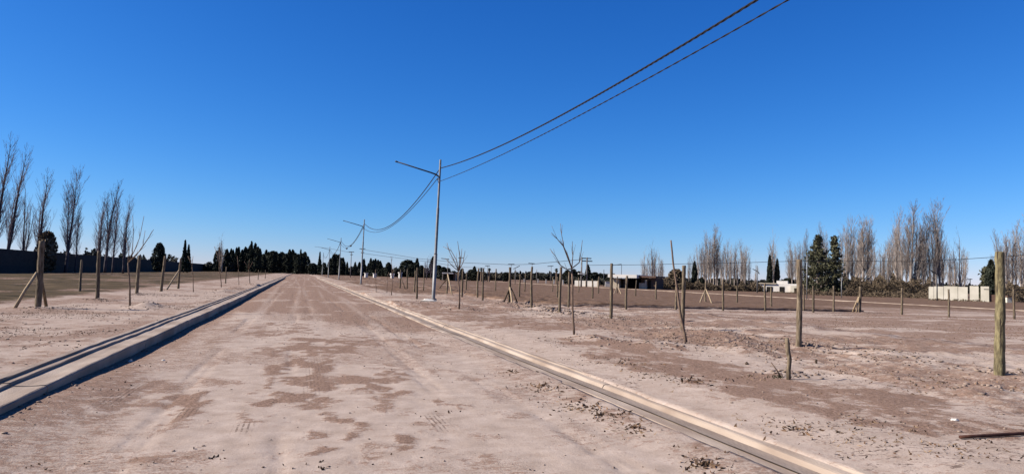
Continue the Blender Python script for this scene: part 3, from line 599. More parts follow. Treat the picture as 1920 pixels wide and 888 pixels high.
# far lamps at the right
x_, y_ = at(1420, 118); 
upole(1420, 118, 498, 'twin-armed lamp pole between the bare poplars and the white house', [(1420, 508, 1411, 504), (1420, 508, 1424, 513)], r=.09, m='steel', cat='lamp pole', grp='lamp poles of the parallel street')
upole(1757, 92, 515, 'lamp pole with a curved arm to the left in front of the cream panel wall', [(1757, 514, 1741, 504)], r=.08, m='steel_dark', cat='lamp pole', grp='lamp poles of the parallel street')
upole(1513, 78, 478, 'tall thin pale pole at the left edge of the big pines', [], r=.06, m='steel_light', cat='pole', grp='lamp poles of the parallel street')
upole(1578, 96, 520, 'pale pole standing before the right-hand pine', [], r=.07, m='steel_light', cat='pole', grp='lamp poles of the parallel street')
upole(1819, 150, 522, 'small far pole above the right end of the cream wall', [(1815, 523, 1823, 523)], r=.1, m='steel_dark')
def fcable(pts, dist, label, r=.05, dist2=None):
    P = []; k = len(pts)
    for i, (a, b) in enumerate(pts):
        d = dist + ((dist2 or dist) - dist) * i / (k - 1); X_, Y_ = at(a, d, b); P.append(np.array((X_, Y_, zat(a, b, d))))
    P0 = P[0].copy(); P = [p - P0 for p in P]; o = MB().tube(P, r, 4).build('power_cable', M['cable']); o.location = P0; tag(o, label, 'power cable', 'thin distant power lines')
fcable([(677, 467), (720, 474), (780, 484), (862, 492), (958, 496), (997, 495), (1090, 486)], 200, 'upper thin power line running from the T poles to the double pole', .04, 140)
fcable([(677, 474), (720, 480), (800, 490), (862, 500), (910, 502)], 198, 'lower thin power line sloping right of the T poles', .035)
fcable([(1100, 497), (1200, 496), (1300, 494), (1400, 492), (1500, 489), (1600, 489), (1700, 490), (1800, 486), (1920, 478), (1990, 474)], 88, 'thin line crossing in front of the bare poplars on the right', .022, 60)
fcable([(1845, 542), (1880, 543), (1920, 543), (1980, 543)], 60, 'dark low line at the right edge behind the greenish post', .03)
fcable([(590, 462), (620, 466), (657, 473)], 230, 'faint line left of the T poles', .04, 210)

# ------------------------------------------------------------------ buildings and walls
def wall_left():
    o = empty('boundary_wall', (-37.5, 40, .2)); tag(o, 'long dark brick boundary wall closing the field on the left', 'wall')
    mb = MB(); x0 = 0
    seg = 6; yy = 0; 
    while yy < 420:
        h = 3.22 + random.uniform(-.03, .03); dx = -(yy / 420) * 5.0
        mb.box(dx - .2, yy, -.5, dx, yy + seg - .03, h); mb.box(dx - .26, yy - .03, -.5, dx + .05, yy + .28, h + .02); yy += seg
    m = mat('dark_brick', (.045, .036, .034), scale=1.5, rgb2=(.075, .06, .056), stretch=(1, 1, 3), bump=.01, bscale=12)
    mb.build('wall_panels', m, o)
    mb = MB(); yy = 0
    while yy < 420: dx = -(yy / 420) * 5.0; mb.box(dx - .24, yy + .285, -.3, dx + .03, yy + seg - .035, .95); yy += seg
    mb.build('wall_plinth', mat('dark_plinth', (.035, .032, .036), scale=2, rgb2=(.05, .046, .05)), o)
wall_left()
def building(name, pxl, dist, base_g, label, cat, parts, rel=0, grp=None):
    x_, y_ = at(pxl, dist); g = gz(x_, y_); o = empty(name, (x_, y_, g), YAW - R(rel)); tag(o, label, cat, grp); s = dist / F / math.cos(R(rel))
    for (pn, m, px0, py0, px1, py1, d0, d1) in parts:
        z1 = zat((px0 + px1) / 2, py0, dist) - g; z0 = -.3 if py1 is None else zat((px0 + px1) / 2, py1, dist) - g
        MB().box((px0 - pxl) * s, d0, z0, (px1 - pxl) * s, d1, z1).build(pn, M[m], o)
    return o
building('unfinished_house', 1147, 132, 0, 'unfinished flat-roofed house with a white roof edge and open dark bays', 'house', [
    ('wall', 'block', 1148, 521, 1153, None, .2, 8), ('wall', 'block', 1153, 521, 1163, None, -1.2, .1), ('room_back_wall', 'dark', 1163, 521, 1195, None, 3.5, 8), ('wall', 'block', 1195, 530, 1205, None, .05, 8),
    ('wall', 'block', 1205, 524, 1208, None, 0, 8), ('wall', 'brickred', 1208, 521, 1222, None, .6, 8.2), ('roof_slab', 'white', 1145, 514.5, 1195, 520.5, -2.0, 8.5), ('roof_slab', 'brickred', 1195.2, 517, 1224, 520.3, -.3, 8.6),
    ('column', 'block', 1171, 521, 1172.4, None, -.1, .25), ('doorway', 'dark', 1210, 525, 1214, None, .5, .59), ('wall', 'brickred', 1195.3, 520.5, 1204.7, 529.5, 1.5, 8), ('step', 'block', 1162, 541, 1196, None, -.6, 3.4)], 22)
building('white_house', 1425, 150, 0, 'low white house with a raised roof box and two dark openings behind bare trees', 'house', [
    ('wall', 'white', 1425, 531, 1490, None, 0, 8), ('roof_box', 'white', 1452, 526, 1470, 531.2, .5, 6), ('window', 'dark', 1436, 537, 1446, 546, -.06, -.003), ('window', 'dark', 1457, 537, 1465, 546, -.06, -.003),
    ('roof_edge', 'block', 1423, 530, 1452, 532, -.25, 8.2), ('annex_wall', 'cream', 1475, 535, 1492, None, -1.5, -.07)], 22)
building('canopy_house', 826, 190, 0, 'small house with a white canopy edge and dark front behind the props', 'house', [
    ('canopy', 'plaster', 829, 510.5, 850, 513, -1, 6), ('wall', 'dark', 832, 512.5, 850, None, .5, 6), ('wall', 'brickred', 850, 511, 858, None, 0, 6), ('column', 'block', 829.5, 513, 831, None, -.7, -.4), ('column', 'block', 854, 513, 856, None, -.5, -.1)])
building('low_wall', 1085, 150, 0, 'low whitish wall right of the double power pole', 'wall', [('wall_face', 'plaster', 1078, 526, 1119, None, 0, .25), ('pier', 'block', 1118, 526, 1121, None, -.06, .4), ('pier', 'block', 1097, 525.5, 1099, None, -.05, .3)], 25)
building('wall_stub', 1133, 150, 0, 'short pale wall stub between the low white wall and the unfinished house', 'wall', [('wall_face', 'plaster', 1135, 528, 1146, None, 0, .3), ('wall_cap', 'block', 1134.6, 527, 1146.4, 528, -.05, .35)])
building('panel_wall', 1740, 100, 0, 'cream concrete panel wall with gaps behind the bare trees at the right', 'wall', [
    ('panel', 'cream', 1741, 537, 1748, None, 0, .2), ('panel', 'cream', 1748.5, 536.5, 1762, None, .0, .2), ('panel', 'cream', 1762.6, 536, 1782, None, 0, .2), ('panel', 'cream', 1782.6, 537, 1796, None, 0, .2), ('panel', 'cream', 1799, 535.5, 1811, None, 0, .2), ('panel', 'cream', 1814, 536, 1825, None, -.1, .2), ('panel', 'brickred', 1826, 551, 1842, None, .1, .3)], 28)
building('shed', 1890, 95, 0, 'small pale shed at the right edge behind the greenish post', 'shed', [('wall', 'cream', 1888, 556, 1897, None, 0, 2.5), ('roof', 'brickred', 1886, 554, 1899, 556.2, -.3, 2.8)])
building('garden_house', 1580, 150, 0, 'grey-roofed house hidden behind the right pine and bare trees', 'house', [('wall', 'block', 1592, 545, 1616, None, 0, 6), ('roof', 'steel_dark', 1589, 538, 1618, 545.2, -.5, 7)])
for i, (a, b, c, l) in enumerate([(733, 511, 517, 'small white box by a far dark bush, left of the lamp post'), (748, 509, 513, 'tiny white sign panel under the far round tree'), (684, 510, 513, 'tiny white hut roof beside the second lamp post'), (700, 511, 514, 'tiny pale hut right of the second lamp post')]):
    building('small_hut', a, 230, 0, l, 'hut', [('wall', 'white', a - 1.1, c - 1.5, a + 1.1, None, 0, 1.0), ('roof', 'white', a - 1.4, b + 1, a + 1.4, c - 1.4, -.2, 1.2)], 40)
PL = ['leftmost', 'second', 'third', 'fourth', 'fifth', 'sixth']
for i, a in enumerate([950, 983, 1009, 1024, 1039, 1056]):
    o = building('gate_pillar', a, 240 - i * 14, 0, PL[i] + ' from the left of the small white pillars along the far lane' if i else 'leftmost of the small white pillars along the far lane', 'pillar', [('shaft', 'plaster', a - 1.0, 524 - (240 - i * 14) * .0 - 1.5 + i * .5 , a + 1.0, None, 0, .4), ('cap', 'cream', a - 1.3, 521.5 + i * .5, a + 1.3, 522.6 + i * .5, -.05, .45)], grp='small white pillars along the far lane')

# ------------------------------------------------------------------ trees
def leaf_np(C, size, up=0.0, aspect=1.0):
    n = len(C); a = rng.normal(size=(n, 3)); a[:, 2] += up; a /= np.linalg.norm(a, axis=1)[:, None]
    b = rng.normal(size=(n, 3)); b -= a * (a * b).sum(1)[:, None]; b /= np.linalg.norm(b, axis=1)[:, None]
    s = (np.asarray(size) * rng.uniform(.6, 1.3, n))[:, None]; a = a * s * aspect; b = b * s
    V = np.stack([C - a * .5 - b * .3, C + b * .5 - a * .1, C + a * .6, C - b * .45 + a * .1], 1).reshape(-1, 3)
    return V, np.arange(4 * n).reshape(-1, 4)
def cypress_mesh(kind, seed):
    global rng
    rng = np.random.default_rng(seed); n = 1500
    t = rng.uniform(0, 1, n) ** .9; ang = rng.uniform(0, 6.283, n)
    if kind == 'cypress': prof = np.clip(np.minimum(t * 9 + .35, 1), 0, 1) * np.clip((1.02 - t) * 2.2, 0, 1) ** .7 * .115
    elif kind == 'fat': prof = np.sqrt(np.clip(1 - (t * 1.05 - .42) ** 2 / .42, 0, 1)) * .22
    else: prof = (1 - t) * .24 * (.6 + .4 * np.abs(np.sin(t * 26))) + .012
    lump = .75 + .5 * vnoise(ang * 1.2 + seed, t * 7, seed)
    r = prof * lump * rng.uniform(.55, 1.05, n)
    C = np.stack([r * np.cos(ang), r * np.sin(ang), .03 + t * .95], 1)
    return leaf_np(C, .055 if kind != 'spruce' else .05, 2.0 if kind == 'cypress' else (-.1 if kind == 'spruce' else .8), 1.6)
def mkmesh(name, V, Q, m):
    o = mesh_np(name, V, Q, m); me = o.data; bpy.data.objects.remove(o); return me
TM = {}
for kd, m in (('cypress', 'cypress'), ('fat', 'cypress'), ('spruce', 'spruce')):
    TM[kd] = [mkmesh('crown', *cypress_mesh(kd, s_), M[m]) for s_ in (1, 2, 3)]
TM['brown'] = [mkmesh('crown', *cypress_mesh('fat', 8), M['shrub'])]
tm_ = MB().tube([(0, 0, -.02), (0, 0, .3), (0, 0, .8)], [.02, .016, .006], 6); tr_ = tm_.build('trunk', M['bark']); TRUNK = tr_.data; bpy.data.objects.remove(tr_)
def evergreen(px, top, dist, kind, label, grp, wpx=None, z0=None, name=None):
    x_, y_ = at(px, dist); g = gz(x_, y_); h = zat(px, top, dist) - g; base = {'cypress': .23, 'fat': .44, 'spruce': .48, 'brown': .44}[kind] * h
    sw = (wpx * dist / F) / base if wpx else 1
    o = empty('conifer' if kind != 'cypress' else 'cypress_tree', (x_, y_, g), random.uniform(0, 6)); o.scale = (h * sw, h * sw, h); tag(o, label, 'tree', grp)
    for nm, me in (('crown', random.choice(TM[kind])), ('trunk', TRUNK)):
        c = bpy.data.objects.new(nm, me); COL.objects.link(c); c.parent = o
    return o
NUM = ['first', 'second', 'third', 'fourth', 'fifth', 'sixth', 'seventh', 'eighth', 'ninth', 'tenth', 'eleventh', 'twelfth', 'thirteenth', 'fourteenth', 'fifteenth', 'sixteenth', 'seventeenth', 'eighteenth', 'nineteenth', 'twentieth', 'twenty-first', 'twenty-second', 'twenty-third', 'twenty-fourth', 'twenty-fifth', 'twenty-sixth', 'twenty-seventh', 'twenty-eighth', 'twenty-ninth', 'thirtieth', 'thirty-first', 'thirty-second', 'thirty-third', 'thirty-fourth', 'thirty-fifth']
A1 = [(405, 470, 'fat', 9), (409, 463, 'cypress', 6), (423, 467, 'cypress', 9), (431, 466, 'cypress', 6), (435, 468, 'cypress', 6), (441, 464, 'cypress', 6), (445, 463, 'cypress', 7), (452, 468, 'cypress', 8), (458, 463, 'cypress', 9), (463, 466, 'cypress', 8), (469, 452, 'spruce', 14), (468, 458, 'cypress', 11), (476, 456, 'cypress', 8), (481, 463, 'cypress', 10), (485, 466, 'cypress', 8),
      (492, 476, 'fat', 9), (497, 468, 'cypress', 7), (503, 472, 'fat', 14), (509, 470, 'fat', 12), (514, 471, 'fat', 12), (521, 475, 'fat', 12), (527, 472, 'fat', 11), (534, 475, 'fat', 12), (541, 468, 'cypress', 9), (547, 468, 'cypress', 8), (552, 474, 'fat', 10), (557, 476, 'cypress', 8), (562, 467, 'spruce', 11), (564, 475, 'fat', 12), (570, 472, 'fat', 9), (575, 480, 'fat', 9)]
for i, (a, b, k, wd) in enumerate(A1):
    evergreen(a, b, 330 + (i * 37) % 60, k, 'dark evergreen in the long row left of the road end, %s from the left' % NUM[i] if i else 'leftmost dark evergreen of the long row left of the road end', 'dark evergreens in the long row beyond the left wall', wd * 1.25)
evergreen(296, 455, 190, 'fat', 'round dark conifer alone above the left wall', 'conifers above the left wall', 22)
evergreen(344, 450, 200, 'spruce', 'taller pointed spruce of the pair above the left wall', 'conifers above the left wall', 17)
evergreen(351, 458, 205, 'spruce', 'shorter pointed spruce of the pair above the left wall', 'conifers above the left wall', 16)
A2 = [(586, 493, 'fat', 14), (592, 496, 'fat', 9), (598, 472, 'spruce', 10), (607, 492, 'fat', 8), (619, 484, 'cypress', 8), (624, 477, 'cypress', 8), (628, 476, 'fat', 12), (634, 477, 'cypress', 6), (638, 483, 'fat', 10), (642, 483, 'cypress', 7), (650, 491, 'cypress', 4), (665, 491, 'cypress', 5), (673, 491, 'cypress', 6), (681, 485, 'cypress', 6),
      (690, 493, 'cypress', 5), (694, 484, 'cypress', 6), (699, 487, 'cypress', 7), (703, 485, 'cypress', 6), (708, 487, 'cypress', 6), (712, 489, 'cypress', 7), (719, 501, 'fat', 9), (728, 492, 'fat', 12), (727, 492, 'cypress', 6), (764, 487, 'fat', 26), (755, 500, 'fat', 14), (772, 496, 'fat', 16), (781, 484, 'cypress', 7), (790, 497, 'fat', 9), (811, 481, 'cypress', 9), (822, 497, 'fat', 14)]
for i, (a, b, k, wd) in enumerate(A2):
    evergreen(a, b, 300 + (i * 41) % 50, k, 'dark evergreen behind the lamp posts right of the road end, %s from the left' % NUM[i] if i else 'leftmost dark evergreen right of the road end', 'dark evergreens on the skyline behind the lamp posts', wd * 1.25)
A3 = [(831, 500, 'fat', 12), (840, 502, 'fat', 9), (866, 503, 'cypress', 7), (884, 505, 'fat', 16), (889, 499, 'cypress', 7), (895, 508, 'fat', 20), (948, 510, 'fat', 9), (1064, 506, 'fat', 14), (1075, 504, 'fat', 12), (1086, 508, 'fat', 12), (1102, 496, 'cypress', 7), (1103, 508, 'fat', 12), (1115, 510, 'fat', 16), (1128, 513, 'fat', 14), (1142, 520, 'fat', 12)]
for i, (a, b, k, wd) in enumerate(A3):
    evergreen(a, b, 205 + (i * 13) % 30, k, 'low dark evergreen on the middle skyline, %s from the left' % NUM[i] if i else 'leftmost low dark evergreen on the middle skyline', 'low evergreens on the middle skyline', wd * 1.3)
evergreen(1302, 490, 150, 'cypress', 'slim dark cypress left of the tall central poplars', 'dark cypresses among the bare trees', 9)
evergreen(1443, 478, 158, 'cypress', 'left cypress of the pair behind the white house', 'dark cypresses among the bare trees', 9)
evergreen(1457, 485, 158, 'cypress', 'right cypress of the pair behind the white house', 'dark cypresses among the bare trees', 8)
evergreen(1858, 487, 100, 'cypress', 'dark brown cypress left of the greenish foreground post', 'dark cypresses among the bare trees', 18)
evergreen(1316, 520, 145, 'fat', 'small dark bush under the tall central poplars', 'bushes among the bare trees', 12)
evergreen(1268, 504, 150, 'brown', 'rounded olive bush tree behind the long leaning pole', 'bushes among the bare trees', 30)
evergreen(1478, 521, 168, 'fat', 'dark bush behind the white house, left of the pines', 'bushes among the bare trees', 26)
evergreen(84, 433, 115, 'brown', 'round brownish evergreen standing above the left wall among the poplars', 'bushes above the left wall', 32)
for o_ in (1,): pass

# big pines: whorled branches with foliage pads
def pine(px, top, dist, wpx, seed, label):
    global rng
    rng = np.random.default_rng(seed); random.seed(seed)
    x_, y_ = at(px, dist); g = gz(x_, y_); h = zat(px, top, dist) - g; Rm = wpx * dist / F / 2
    o = empty('pine_tree', (x_, y_, g)); tag(o, label, 'tree', 'big green pines at the right')
    MB().tube([(0, 0, -.2), (.1, 0, h * .5), (0, 0, h * .97)], [.28, .17, .03], 8).build('trunk', M['bare'], o, smooth=True)
    C = []; mb = MB(); z = h * .06
    while z < h * .98:
        t = z / h; rr = Rm * (1.0 - t) ** 1.05 * (1.5 if t > .12 else 1.1); nb = 6
        for j in range(nb):
            a = random.uniform(0, 6.28); L = rr * random.uniform(.5, 1.25) + .1; d = np.array((math.cos(a), math.sin(a), .12 + .5 * t))
            P = [np.array((0, 0, z)) + d * L * q + np.array((0, 0, -.12 * L * math.sin(q * 3))) for q in (0, .35, .7, 1)]
            mb.tube(P, [.05, .035, .02, .01], 4)
            k = int(16 + 46 * L / 3); q = rng.uniform(.25, 1.05, k)[:, None]
            base = np.array((0, 0, z)) + d * L * q; base[:, 2] -= .12 * L * np.sin(q[:, 0] * 3)
            C.append(base + rng.normal(size=(k, 3)) * np.array((.22, .22, .13)) * (1.3 - .5 * q))
        z += h * .042
    mb.build('limbs', M['bark'], o)
    V_, Q_ = leaf_np(np.concatenate(C), .20, .35, 2.2); mesh_np('crown', V_, Q_, M['pine'], o)
pine(1533, 438, 120, 52, 5, 'large green pine, left of the two standing right of the knotty post')
pine(1564, 440, 124, 38, 6, 'large green pine, right of the two, in front of the bare poplars')
pine(1849, 500, 110, 16, 9, 'small dark conifer right of the cream panel wall')

# bare poplars
def poplar_mesh(seed, stems, spread, twigm, lean=0.0, dense=1.0, thick=1.0):
    """unit-free poplar 14 m tall; returns trunk and crown meshes"""
    random.seed(seed); tr = MB(); cr2 = MB(); Ht = 14.0
    def twigs(P, rad, lvl, L):
        k = len(P)
        for i in range(1, k):
            nb = int((3.6 if lvl == 0 else 2.3) * dense + random.random())
            for _ in range(nb):
                q = P[i - 1] + (P[i] - P[i - 1]) * random.random(); a = random.uniform(0, 6.28); d = (P[i] - P[i - 1]); d = d / np.linalg.norm(d)
                t = i / k; d = d + np.array((math.cos(a), math.sin(a), 0)) * (.42 if lvl == 0 else .5); l2 = L * (.30 if lvl == 0 else .42) * (1.15 - .7 * t) * random.uniform(.6, 1.2)
                r2 = rad * (.42 if lvl == 0 else .55) * (1.1 - .6 * t)
                P2 = branch(cr2, q, d, l2, max(r2 * .8, .009 * thick), .005 * thick, 4 if lvl == 0 else 3, .5, .06, 3)
                if lvl < 2: twigs(P2, r2, lvl + 1, l2 * (1.3 if lvl == 0 else 1.0))
    for s_ in range(stems):
        a = random.uniform(0, 6.28); tilt = 0 if s_ == 0 else random.uniform(.06, .16) * spread; L = Ht * (1 if s_ == 0 else random.uniform(.68, .95))
        z0 = 0 if s_ == 0 else random.uniform(.2, 1.6)
        P = [np.array((0, 0, z0))]; d = np.array((math.cos(a) * tilt + lean, math.sin(a) * tilt, 1.0)); k = 12
        for i in range(k):
            d = d + np.array((random.uniform(-.05, .05), random.uniform(-.05, .05), .12)); d /= np.linalg.norm(d); P.append(P[-1] + d * (L - z0) / k)
        r0 = .17 if s_ == 0 else .11
        rads = list(np.linspace(r0 * 1.35 * thick, .02, k + 1)); tr.tube(P, rads, 6)
        twigs(P[2:], r0 * .75, 0, L)
    return tr, cr2
PM = []
for sd_, st_, sp_, dn in ((11, 1, 1, .95), (12, 3, 1, .6), (13, 5, 1.3, .42), (14, 2, .8, .85)):
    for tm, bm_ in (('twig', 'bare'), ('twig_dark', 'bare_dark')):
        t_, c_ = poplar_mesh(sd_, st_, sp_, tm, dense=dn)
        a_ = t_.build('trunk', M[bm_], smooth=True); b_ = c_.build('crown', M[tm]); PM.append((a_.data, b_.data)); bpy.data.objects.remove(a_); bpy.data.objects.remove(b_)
def poplar(px, top, dist, kind, label, grp, dark=False, w=1.0, tilt=0):
    x_, y_ = at(px, dist); g = gz(x_, y_); h = zat(px, top, dist) - g; s_ = h / 13.6
    o = empty('bare_poplar', (x_, y_, g), random.uniform(0, 6.28), 0); o.scale = (s_ * w, s_ * w, s_); tag(o, label, 'tree', grp)
    o.rotation_euler = (random.uniform(-.025, .025), tilt or random.uniform(-.035, .035), o.rotation_euler.z if not tilt else 0)
    for nm, me in zip(('trunk', 'crown'), PM[kind * 2 + int(dark)]):
        c = bpy.data.objects.new(nm, me); COL.objects.link(c); c.parent = o
    return o
random.seed(42)
LPOP = [(8, 292, 108, 1, .85, .09, 'tallest bare poplar at the left edge of the picture, cut by the frame'), (-18, 275, 104, 1, .9, .07, 'bare poplar mostly outside the left edge'), (42, 358, 125, 2, .9, 0, 'short many-stemmed bare poplar left of the round brownish evergreen'), (68, 335, 118, 1, 1, .04, 'bare poplar rising from the round brownish evergreen'),
        (122, 336, 118, 3, 1.0, .02, 'dense two-stemmed bare poplar in the middle of the left group'), (140, 395, 130, 0, .8, 0, 'small bare poplar right of the dense two-stemmed one'), (182, 375, 135, 1, 1, .03, 'leaning bare poplar at the left of the clump of three'), (196, 352, 132, 1, 1.1, 0, 'tallest bare poplar of the right-hand left clump'), (210, 382, 136, 0, .9, 0, 'bare poplar between the clump and the last one above the wall'), (230, 380, 132, 1, 1, .02, 'last bare poplar above the left wall before the sapling')]
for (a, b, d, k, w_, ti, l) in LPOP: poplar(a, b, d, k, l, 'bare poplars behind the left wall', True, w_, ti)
poplar(415, 447, 260, 2, 'pale bare tree rising at the left of the cypress row', 'bare trees on the far skyline', False, 1.2)
poplar(800, 484, 230, 2, 'bare bushy tree left of the big lamp post, on the skyline', 'bare trees on the far skyline', True, 1.4); poplar(808, 483, 235, 2, 'dense bare tree right against the big lamp post, on the skyline', 'bare trees on the far skyline', True, 1.2)
RP_ = [(1208, 478, 2, 1), (1222, 466, 2, 1.1), (1235, 480, 2, 1), (1291, 486, 1, .8), (1300, 477, 2, .9), (1309, 470, 1, .8), (1320, 455, 1, .9), (1329, 446, 1, 1), (1338, 440, 3, 1.1), (1343, 448, 1, .9), (1353, 478, 1, .8), (1362, 460, 1, .9), (1370, 472, 1, .8), (1377, 466, 1, .9), (1390, 460, 1, 1), (1397, 476, 1, .8), (1448, 447, 2, .9), (1486, 458, 1, .9), (1496, 470, 0, .8),
       (1510, 450, 0, .8), (1540, 432, 1, .8), (1588, 425, 3, 1), (1597, 440, 1, .9), (1618, 430, 3, 1.5), (1626, 428, 3, 1.3), (1652, 470, 2, 1), (1664, 455, 1, .9), (1682, 408, 1, 1), (1692, 430, 1, .8), (1706, 404, 3, 1.2), (1716, 425, 2, 1), (1729, 420, 3, 1), (1745, 450, 2, .9), (1755, 400, 3, 1.1), (1762, 410, 1, .9), (1790, 468, 2, 1), (1800, 452, 2, 1), (1873, 445, 1, 1), (1886, 455, 0, .9), (1897, 430, 1, 1), (1914, 440, 1, 1), (1930, 425, 3, 1)]
NUM += ['thirty-sixth', 'thirty-seventh', 'thirty-eighth', 'thirty-ninth', 'fortieth', 'forty-first', 'forty-second', 'forty-third', 'forty-fourth']
for i, (a, b, k, w_) in enumerate(RP_):
    d = 160 - 38 * sstep(1400, 1900, np.float64(a)) + (i * 29) % 14; poplar(a, b - 4, float(d), k, 'bare grey poplar on the right skyline, %s from the left' % NUM[i] if i else 'leftmost bare tree of the right skyline, beside the unfinished house', 'bare poplars on the right', False, w_)

BR_ = [(1214, 486), (1228, 474), (1242, 492), (1316, 470), (1324, 462), (1333, 456), (1346, 462), (1357, 470), (1368, 468), (1383, 474), (1394, 470), (1404, 488), (1416, 494), (1452, 462), (1480, 476), (1491, 468), (1503, 462), (1520, 452), (1548, 448), (1576, 446), (1584, 440), (1604, 452), (1612, 446), (1632, 448), (1640, 466), (1658, 462), (1671, 452), (1677, 440), (1688, 428), (1699, 432), (1722, 438), (1735, 446), (1750, 430), (1768, 446), (1780, 478), (1808, 484), (1868, 462), (1880, 470), (1891, 458), (1904, 452), (1922, 450)]
for i, (a, b) in enumerate(BR_):
    d = 182 - 40 * float(sstep(1400, 1900, np.float64(a))) + (i * 17) % 12; poplar(a, b, d, (2, 1, 3, 0)[i % 4], 'fainter bare poplar of the back row at the right, %s from the left' % NUM[i] if i else 'leftmost fainter bare poplar of the back row at the right', 'bare poplars in the back row at the right', False, random.uniform(.9, 1.3))

# palms
def palm(px, top, dist, label):
    x_, y_ = at(px, dist); g = gz(x_, y_); h = zat(px, top, dist) - g; o = empty('palm_tree', (x_, y_, g)); tag(o, label, 'palm', 'palms on the skyline')
    MB().tube([(0, 0, -.2), (0.05, 0, h * .5), (0, 0, h * .86)], [.28, .22, .2], 8).build('trunk', M['bark'], o)
    mb = MB()
    for i in range(46):
        a = random.uniform(0, 6.28); e = random.uniform(-.9, 1.3); L = h * .15; c = np.array((0, 0, h * .86)); d = np.array((math.cos(a) * math.cos(e), math.sin(a) * math.cos(e), math.sin(e))); s_ = np.array((-math.sin(a), math.cos(a), 0)) * L * .28
        p1 = c + d * L * .6; p2 = c + d * L + np.array((0, 0, -.15 * L)); mb.add([c, p1 - s_, p2, p1 + s_], [(0, 1, 2, 3)])
    mb.build('fronds', M['palm'], o)
palm(902, 501, 200, 'left palm of the pair on the middle skyline'); palm(917, 501, 200, 'right palm of the pair on the middle skyline'); palm(1043, 502, 190, 'single palm left of the bare sapling on the skyline')

# scrub and distant wood (uncountable)
def scrub(name, runs, m, seed, size):
    """runs: (px0, px1, top py, dist, depth, count)"""
    global rng
    rng = np.random.default_rng(seed); C = []; S = []
    for (a, b, tp, dist, dep, n) in runs:
        px = rng.uniform(a, b, n); dd = dist + rng.uniform(0, dep, n); hm = (zat((a + b) / 2, tp, dist))
        hh = hm * (.45 + .75 * vnoise(px * .12, dd * .05, seed)) * rng.uniform(0, 1, n) ** .8
        P = np.array([at(p, d) for p, d in zip(px, dd)]); C.append(np.column_stack([P, hh + .05])); S.append(np.full(n, size * dist / 150))
    V_, Q_ = leaf_np(np.concatenate(C), np.concatenate(S), .6, 1.7); o = mesh_np(name, V_, Q_, M[m]); o['kind'] = 'stuff'; tag(o, cat='vegetation'); return o
o = scrub('dry_scrub', [(1218, 1290, 527, 138, 12, 6000), (1240, 1262, 520, 142, 10, 2400), (1285, 1340, 526, 138, 12, 6000), (1340, 1430, 529, 138, 14, 14000), (1430, 1500, 549, 132, 10, 4000), (1490, 1520, 540, 132, 14, 3000), (1500, 1740, 545, 112, 30, 16000), (1580, 1745, 516, 128, 22, 22000), (1740, 1850, 562, 96, 6, 1200), (1840, 1940, 550, 100, 20, 6000), (1850, 1940, 530, 112, 10, 7000)], 'scrub', 3, .2)
tag(o, 'brown dry scrub and twigs along the foot of the bare poplars', 'scrub')
o = scrub('distant_wood', [(430, 600, 499, 420, 40, 9000), (380, 440, 492, 330, 30, 2500), (590, 830, 502, 330, 60, 12000), (820, 940, 511, 260, 40, 5000), (930, 1150, 512, 420, 60, 5000), (1060, 1150, 520, 190, 20, 1500), (1190, 1500, 522, 330, 60, 5000), (1480, 1920, 528, 300, 60, 7000), (160, 330, 478, 260, 30, 2500), (90, 180, 470, 150, 20, 1200)], 'wood_far', 4, .45)
tag(o, 'low dark band of distant woods closing the horizon', 'woodland')

# litter: leaves, stalks, clods
def litter(name, n, fn, m, size, asp, label, cat, up=1.5):
    global rng
    rng = np.random.default_rng(len(name) + n); P = fn(n); z, _, _ = terrain(P[:, 0], P[:, 1]); C = np.column_stack([P, z + size * .25 * rng.uniform(.5, 1.6, len(P))])
    V_, Q_ = leaf_np(C, size, 0, asp); o = mesh_np(name, V_, Q_, M[m]); o['kind'] = 'stuff'; tag(o, label, cat)
def clusters(cs):
    def fn(n):
        out = []
        tot = sum(c[4] for c in cs)
        for (px, py, rx, ry, wt) in cs:
            k = max(1, int(n * wt / tot)); X0, Y0 = on(px, py, .12); sx = abs(on(px + rx, py, .12)[0] - X0); sy_ = abs(on(px, py - ry, .12)[1] - Y0)
            c = rng.uniform(-1, 1, (max(2, k // 7), 2)); idx = rng.integers(0, len(c), k)
            p = c[idx] * np.array((sx, sy_)) + rng.normal(size=(k, 2)) * rng.choice([.03, .12, .3], (k, 1)); out.append(p + np.array((X0, Y0)))
        return np.concatenate(out)
    return fn
CL = [(1160, 690, 60, 18, 3), (1190, 700, 60, 25, 3), (1290, 720, 50, 10, 3), (1120, 660, 60, 20, 2), (1040, 650, 60, 20, 2), (1000, 640, 60, 14, 2), (960, 620, 60, 12, 2), (920, 600, 30, 8, 2), (880, 585, 30, 6, 2), (1010, 716, 30, 10, 2.5), (1075, 740, 25, 12, 2), (1130, 760, 60, 14, 3.5), (1185, 790, 25, 10, 2), (1315, 850, 30, 12, 2.5), (940, 690, 20, 8, .8),
      (1400, 720, 60, 20, 2), (1480, 800, 60, 25, 3), (1600, 830, 120, 30, 4), (1720, 840, 90, 30, 3), (1860, 860, 80, 25, 2), (1640, 800, 60, 20, 2), (1540, 700, 90, 10, 1), (1250, 660, 60, 12, 2), (1340, 650, 50, 12, 2.5), (1640, 672, 60, 8, 2), (150, 640, 140, 30, 3), (60, 670, 60, 20, 2), (300, 600, 90, 15, 2), (180, 770, 120, 60, 1.2), (700, 800, 300, 70, 2.5), (560, 850, 300, 30, 1.5), (220, 700, 60, 30, 1.5), (60, 760, 60, 20, 1)]
litter('dry_leaves', 950, clusters(CL), 'dryleaf', .021, 1.4, 'dark dry leaves scattered in small clumps on the sand', 'litter')
litter('dry_stalks', 800, clusters([c for c in CL if c[0] > 900]), 'straw', .012, 5.0, 'thin straw-coloured stalks scattered along the right kerb', 'litter')
